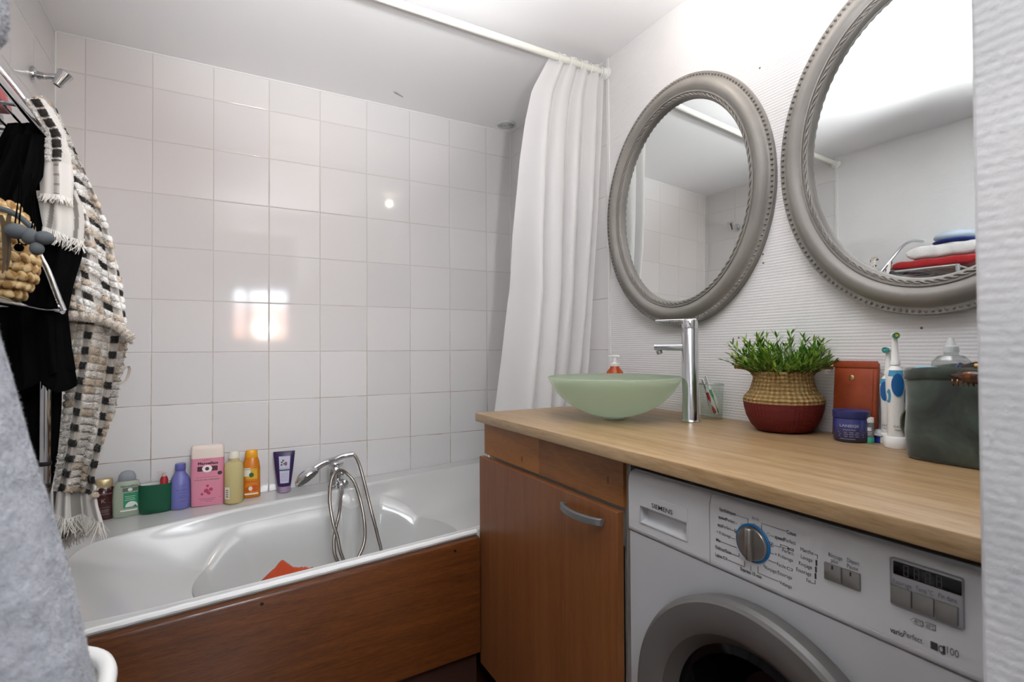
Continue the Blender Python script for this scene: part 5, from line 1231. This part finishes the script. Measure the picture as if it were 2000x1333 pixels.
g2 = thing('dark_garment', 'black garment hanging low behind the rack post, above the bath end', 'clothing', onY((60, 800), -1.18))
Lp = [(-40, 600), (-40, 1000)]; Rp = [(118, 600), (122, 700), (120, 800), (112, 900), (100, 960), (92, 1010), (96, 1060)]
r = drape(Lp, Rp, 604, 1040, lambda u, v: -1.072-.012*(1-u), 34, 70, (3.4, .005), .2, bottom=lambda u: 40*u); MB().grid(r).build('cloth', bk, g2, world=True, angle=180)
Lp = [(84, 640), (82, 750), (80, 768)]; Rp = [(126, 612), (140, 690), (151, 745), (150, 760)]
r = drape(Lp, Rp, 615, 752, lambda u, v: -1.122, 16, 30, (1.1, .004), .9, bottom=lambda u: 14*math.sin(u*3)); MB().grid(r).build('front_flap', bk, g2, world=True, angle=180)

# ---- woven bag on the middle shelf
Bc2 = onY((-16, 495), -1.26); bz_ = ZBS+.008
rf = mat('raffia', '#bd9560', .75); g = N(rf); o_ = g.xyz(g.obj()); an = g.math('ARCTAN2', o_[1], o_[0])
su = g.math('MULTIPLY', an, 11.0); sv = g.math('MULTIPLY', o_[2], 2*math.pi/.034)
hh = g.math('MULTIPLY', g.math('SINE', g.math('ADD', su, g.math('MULTIPLY', sv, .5))), g.math('SINE', g.math('SUBTRACT', sv, g.math('MULTIPLY', su, .5)))); hh = g.math('ADD', hh, g.math('MULTIPLY', g.noise(g.obj(), 160, 3), .9))
g.color(g.ramp(hh, [(.0, '#a07a48'), (.35, '#cba873'), (1, '#e2c796')])); g.bump(g.noise(g.map(g.obj(), (1, 1, 6)), 120, 3), .002, .7)
bag = thing('woven_bag', 'round braided straw bag on the middle rack shelf', 'bag', (Bc2[0]-.006, Bc2[1], bz_))
zt_ = onY((20, 398), -1.26)[2]-bz_; rr_ = .060
mb = MB(); rws = []
for (z, r_) in [(0, .55), (.006, .72), (zt_*.2, .94), (zt_*.4, 1.0), (zt_*.6, .97), (zt_*.8, .84), (zt_*.95, .62), (zt_, .5), (zt_*.93, .45)]: mb_ = (z, rr_*r_); rws.append(mb_)
mb.lathe([(z, r_*.93) for z, r_ in rws], 40)
NR = 11
for q in range(NR):
    zq = zt_*(q+.5)/NR; rq = float(np.interp(zq, [z for z, r_ in rws[:8]], [r_ for z, r_ in rws[:8]])); nq = max(8, int(2*math.pi*rq/.0155)); hh_ = zt_/NR
    for k_ in range(nq):
        a = 2*math.pi*(k_+.5*(q % 2))/nq; bm_ = MB(); bm_.sphere((0, 0, 0), 1, 10, 8)
        Mx = Matrix.Translation((rq*math.cos(a), rq*math.sin(a), zq)) @ Matrix.Rotation(a, 4, 'Z') @ Matrix.Rotation((.6 if q % 2 else -.6)+.15*math.sin(k_*5.1), 4, 'X') @ Matrix.Diagonal((.005, .0105, hh_*.52, 1))
        mb.add([tuple(Mx @ Vector(p)) for p in bm_.v], bm_.f)
mb.build('braided_body', rf, bag)
dl = MB()
for s, dx in ((0, 0), (1, .02)):
    pts = spline([onY(p, -1.328) for p in (((2, 420), (8, 445), (10, 500), (5, 535)) if s == 0 else ((20, 415), (16, 440), (18, 490), (14, 530)))], 6)
    dl.grid([[p+np.array([-w_, 0, 0]), p+np.array([w_, -.002, 0])] for p, w_ in zip(pts, [.0008+.0026*math.sin(math.pi*min(1, i/len(pts)*.8+.2)) for i in range(len(pts))])])
o = dl.build('leather_tassel', mat('olive_brown', '#5a4a36', .5), bag, world=True, angle=180)
MB().tube(spline([onY(p, -1.33) for p in ((-8, 406), (15, 412), (38, 424), (62, 445))], 6), .004, 8).build('bag_cord', mat('slate_cord', '#4f565a', .8), bag, world=True)
nk = thing('bead_garland', 'string of matt slate grey oval beads dangling in front of the straw bag', 'beads', onY((60, 455), -1.34))
for (p, r_, sc) in (((32, 452), .0155, (1.25, 1, 1)), ((58, 462), .0145, (1.0, .9, 1.15)), ((86, 465), .0145, (1.15, 1, .95)), ((72, 486), .012, (1, 1, 1.1))):
    MB().sphere(onY(p, -1.34), r_*.74, 20, 14, sc).build('bead', mat('slate_felt%d' % int(p[0]), '#54585b', .85), nk, world=True)
MB().tube(spline([onY(p, -1.34) for p in ((20, 438), (32, 452), (58, 462), (86, 465), (80, 480), (70, 488))], 5), .0015, 6).build('bead_cord', cd, nk, world=True)

# ---- what lies on the top of the rack (mirrored in the second mirror)
def fold_stack(name, label, cat, x0, x1, y0, y1, z0, z1, m, n, par=None, rough_=.004):
    mb = MB(); t = thing(name, label, cat, ((x0+x1)/2, (y0+y1)/2, z0)); h = (z1-z0)/n
    for k in range(n):
        rows = []; a0 = z0+k*h
        for i in range(25):
            s = i/24; y = y0+(y1-y0)*s; e = .5*h*.98; bul = min(1, min(s, 1-s)*9)**.5; ee = e*(.5+.5*bul)
            row = []
            for j in range(28):
                a = 2*math.pi*j/28; c_, s_ = math.cos(a), math.sin(a)
                row.append(((x0+x1)/2+(x1-x0)/2*math.copysign(abs(c_)**.25, c_)+rough_*.4*math.sin(y*90+k), y, a0+h/2+ee*math.copysign(abs(s_)**.6, s_)+rough_*math.sin(y*60+k*2+c_*3)*.5))
            rows.append(row)
        mb.grid(rows, cv=True); 
        for e_ in (0, 24): mb.f.append(tuple(len(mb.v)-25*28+e_*28+j for j in range(28))); mb.mi.append(0)
    mb.build('folded_cloth', m, t, world=True); return t
redm = bumpy(mat('red_terry', '#a3161c', .95, sheen=.3), 260, .002, .8); wtm = bumpy(mat('white_terry', '#dedcda', .95, sheen=.3), 240, .003, .9)
fold_stack('folded_towel', 'red folded towel lying on top of the rack under a white one', 'towel', -1.79, -1.632, -1.46, -1.13, ZA+.008, ZA+.055, redm, 1)
fold_stack('folded_towel', 'white folded towel on top of the red one on the rack', 'towel', -1.79, -1.64, -1.46, -1.19, ZA+.057, ZA+.118, wtm, 1)
t = thing('storage_box', 'small white box at the end of the top rack shelf', 'box', (-1.70, -1.116, ZA+.0085))
MB().box(-.05, .05, -.012, .012, 0, .04, .003).build('box_body', M['white_plastic'], t)
MB().box(-.052, .052, -.0125, .0125, .040, .046, .002).build('lid', mat('box_lid', '#dcdcdc', .4), t)
t = thing('folded_garment', 'pale blue and navy bundle on the white towel on the rack', 'clothing', (-1.715, -1.36, ZA+.122))
mb = MB(); mb.sphere((0, 0, .028), .085, 24, 14, (.9, 1.0, .36)); mb.build('pale_part', bumpy(mat('pale_blue_cloth', '#b9c8d6', .8), 60, .003, .5), t)
MB().sphere((.0, 0, .006), .088, 24, 10, (.92, 1.02, .13)).build('navy_trim', mat('navy_cloth', '#1b2f7e', .8), t)

# ---- bathrobe close to the camera, on the open door
robe = thing('bathrobe', 'pale grey fluffy bathrobe hanging nearest, in front of the rack and bath panel', 'bathrobe', (-1.5, -1.86, 1.0))
YR = -1.86
rp = [(10, -40), (17, 10), (18, 60), (12, 85), (-14, 110), (-26, 200), (-22, 420), (-12, 600), (0, 655), (20, 720), (42, 800), (62, 872), (84, 940), (106, 1005), (124, 1070), (142, 1135), (158, 1200), (172, 1265), (186, 1333), (205, 1440)]
rows = []; nu, nv = 40, 200
for j in range(nv+1):
    py = -60+1520*j/nv; e = onY((ol(rp, py), py), YR); row = []
    for i in range(nu+1):
        s = i/nu; a = s*math.pi*1.0      # round front edge, then away to the door
        dx = .26*(1-math.cos(a*.5))+.0; dy = -.03*math.sin(a*.9)-.05*s
        fold = .010*math.sin(s*9+py*.003)*min(1, s*4)
        row.append((max(e[0]-dx-.14*s*s, XL-.001), e[1]+dy+fold, e[2]+.0))
    back = [(max(e[0]-.02*k_-.0, -1.575), e[1]+.018*k_, e[2]) for k_ in range(6, 0, -1)]
    rows.append(back+row)
fm = mat('fleece', '#c3c5ca', .95, spec=.1, sheen=.3); g = N(fm); g.color(g.ramp(g.noise(g.obj(), 60, 4, .65), [(.3, '#83858b'), (.7, '#a1a3a9')])); g.bump(g.noise(g.obj(), 150, 4), .003, .7)
mb = MB(); mb.grid(rows); R_ = np.random.default_rng(11); P = np.array(rows)
nv_, nu_ = P.shape[0]-1, P.shape[1]-1
for _ in range(60000):
    a, b = R_.random()*nv_, (R_.random()**1.4)*nu_*.75; i, j = min(int(a), nv_-1), min(int(b), nu_-1); fa, fb = a-i, b-j
    p = (P[i, j]*(1-fa)+P[i+1, j]*fa)*(1-fb)+(P[i, j+1]*(1-fa)+P[i+1, j+1]*fa)*fb
    nn = np.cross(P[i+1, j]-P[i, j], P[i, j+1]-P[i, j]); nn /= np.linalg.norm(nn)+1e-9
    if nn @ np.array([1, -.6, 0]) < 0: nn = -nn
    d = nn+R_.normal(0, .55, 3)+np.array([0, 0, -.3]); d /= np.linalg.norm(d); sd = np.cross(d, R_.normal(0, 1, 3)); sd /= np.linalg.norm(sd)+1e-9
    l = .0015*(.5+R_.random()); w_ = .00022; mb.add([p-sd*w_, p+sd*w_, p+d*l], [(0, 1, 2)])
mb.build('fleece_cloth', fm, robe, world=True, angle=180)
# rim of a white basket below the robe
Lq = onY((176, 1372), -1.55); t = thing('laundry_basket', 'white plastic laundry basket rim just showing beside the bathrobe hem', 'basket', (Lq[0]-.13, Lq[1]-.02, 0))
zr_ = Lq[2]+.012; wp = M['white_plastic']
mb = MB()
ring_ = [(.145*math.copysign(abs(math.cos(a))**.7, math.cos(a)), .15*math.copysign(abs(math.sin(a))**.7, math.sin(a)), zr_) for a in [2*math.pi*k_/64 for k_ in range(64)]]
mb.tube(ring_, .010, 10, closed=True); mb.tube([(x*.985, y*.985, z-.03) for x, y, z in ring_], .006, 8, closed=True); mb.build('rim', wp, t)
mb = MB(); n = 64; rws = []
for z, s_ in ((.004, .80), (.01, .82), (zr_*.5, .9), (zr_-.03, .975)): rws.append([(x*s_, y*s_, z) for x, y, _ in ring_])
mb.grid(rws, cv=True); mb.f.append(tuple(range(n))); mb.mi.append(0); mb.build('basket_wall', wp, t)
mb = MB()
for k_ in range(0, 64, 1):
    x, y, z = ring_[k_]; mb.tube([(x*.985, y*.985, z-.03), (x*.995, y*.995, z)], .0028, 6)
mb.build('rim_lattice', wp, t)

# ------------------------------------------------------------------ light
W = bpy.data.worlds.new('daylight'); S.world = W; W.use_nodes = True
W.node_tree.nodes['Background'].inputs['Color'].default_value = (.80, .90, 1.0, 1); W.node_tree.nodes['Background'].inputs['Strength'].default_value = 26.0
def area(name, loc, rot, sx, sy, pw_, col):
    l = bpy.data.lights.new(name, 'AREA'); l.shape = 'RECTANGLE'; l.size = sx; l.size_y = sy; l.energy = pw_; l.color = col
    o = bpy.data.objects.new(name, l); o.location = loc; o.rotation_euler = rot; COL.objects.link(o); return o
def point(name, loc, r, pw_, col):
    l = bpy.data.lights.new(name, 'POINT'); l.shadow_soft_size = r; l.energy = pw_; l.color = col
    o = bpy.data.objects.new(name, l); o.location = loc; COL.objects.link(o); return o
def spot(name, loc, tgt, r, pw_, col, ang=1.2, blend=.6):
    l = bpy.data.lights.new(name, 'SPOT'); l.shadow_soft_size = r; l.energy = pw_; l.color = col; l.spot_size = ang; l.spot_blend = blend
    o = bpy.data.objects.new(name, l); o.location = loc; d = Vector(tgt)-Vector(loc); o.rotation_euler = d.to_track_quat('-Z', 'Y').to_euler(); COL.objects.link(o); return o
# mirror spots above the frame, warm
for y in (-1.38,): point('mirror_spot', (-.25, y, 2.20), .018, 1.1, (1.0, .85, .68))
# flash bounced off the ceiling
spot('bounce_flash_and_fill', (-1.10, -2.08, 1.42), (-.84, -1.95, 2.26), .06, 150, (.97, .98, 1.0), 1.9, 1.0)
# extra bounce spot, added as fill for the ceiling over the bath
spot('bounce_flash_and_fill', (-1.15, -2.05, 1.62), (-1.0, -.98, 2.26), .06, 72, (.97, .98, 1.0), 1.0, 1.0)
spot('flash', (-1.02, -2.30, 1.31), (-.95, 0, 1.95), .03, 31, (1.0, .985, .97), 1.35, .9)
area('passage_fill', (-1.2, -3.4, 2.57), (0, 0, 0), 1.4, 1.0, 45, (.92, .96, 1.0))  # added lamp out of view, fill that stands in for doorway daylight
S.view_settings.view_transform = 'Standard'; S.view_settings.look = 'None'; S.view_settings.exposure = 0.5
S.cycles.max_bounces = 10; S.cycles.glossy_bounces = 5; S.cycles.transmission_bounces = 8; S.cycles.caustics_reflective = False; S.cycles.caustics_refractive = False
S.cycles.use_denoising = True
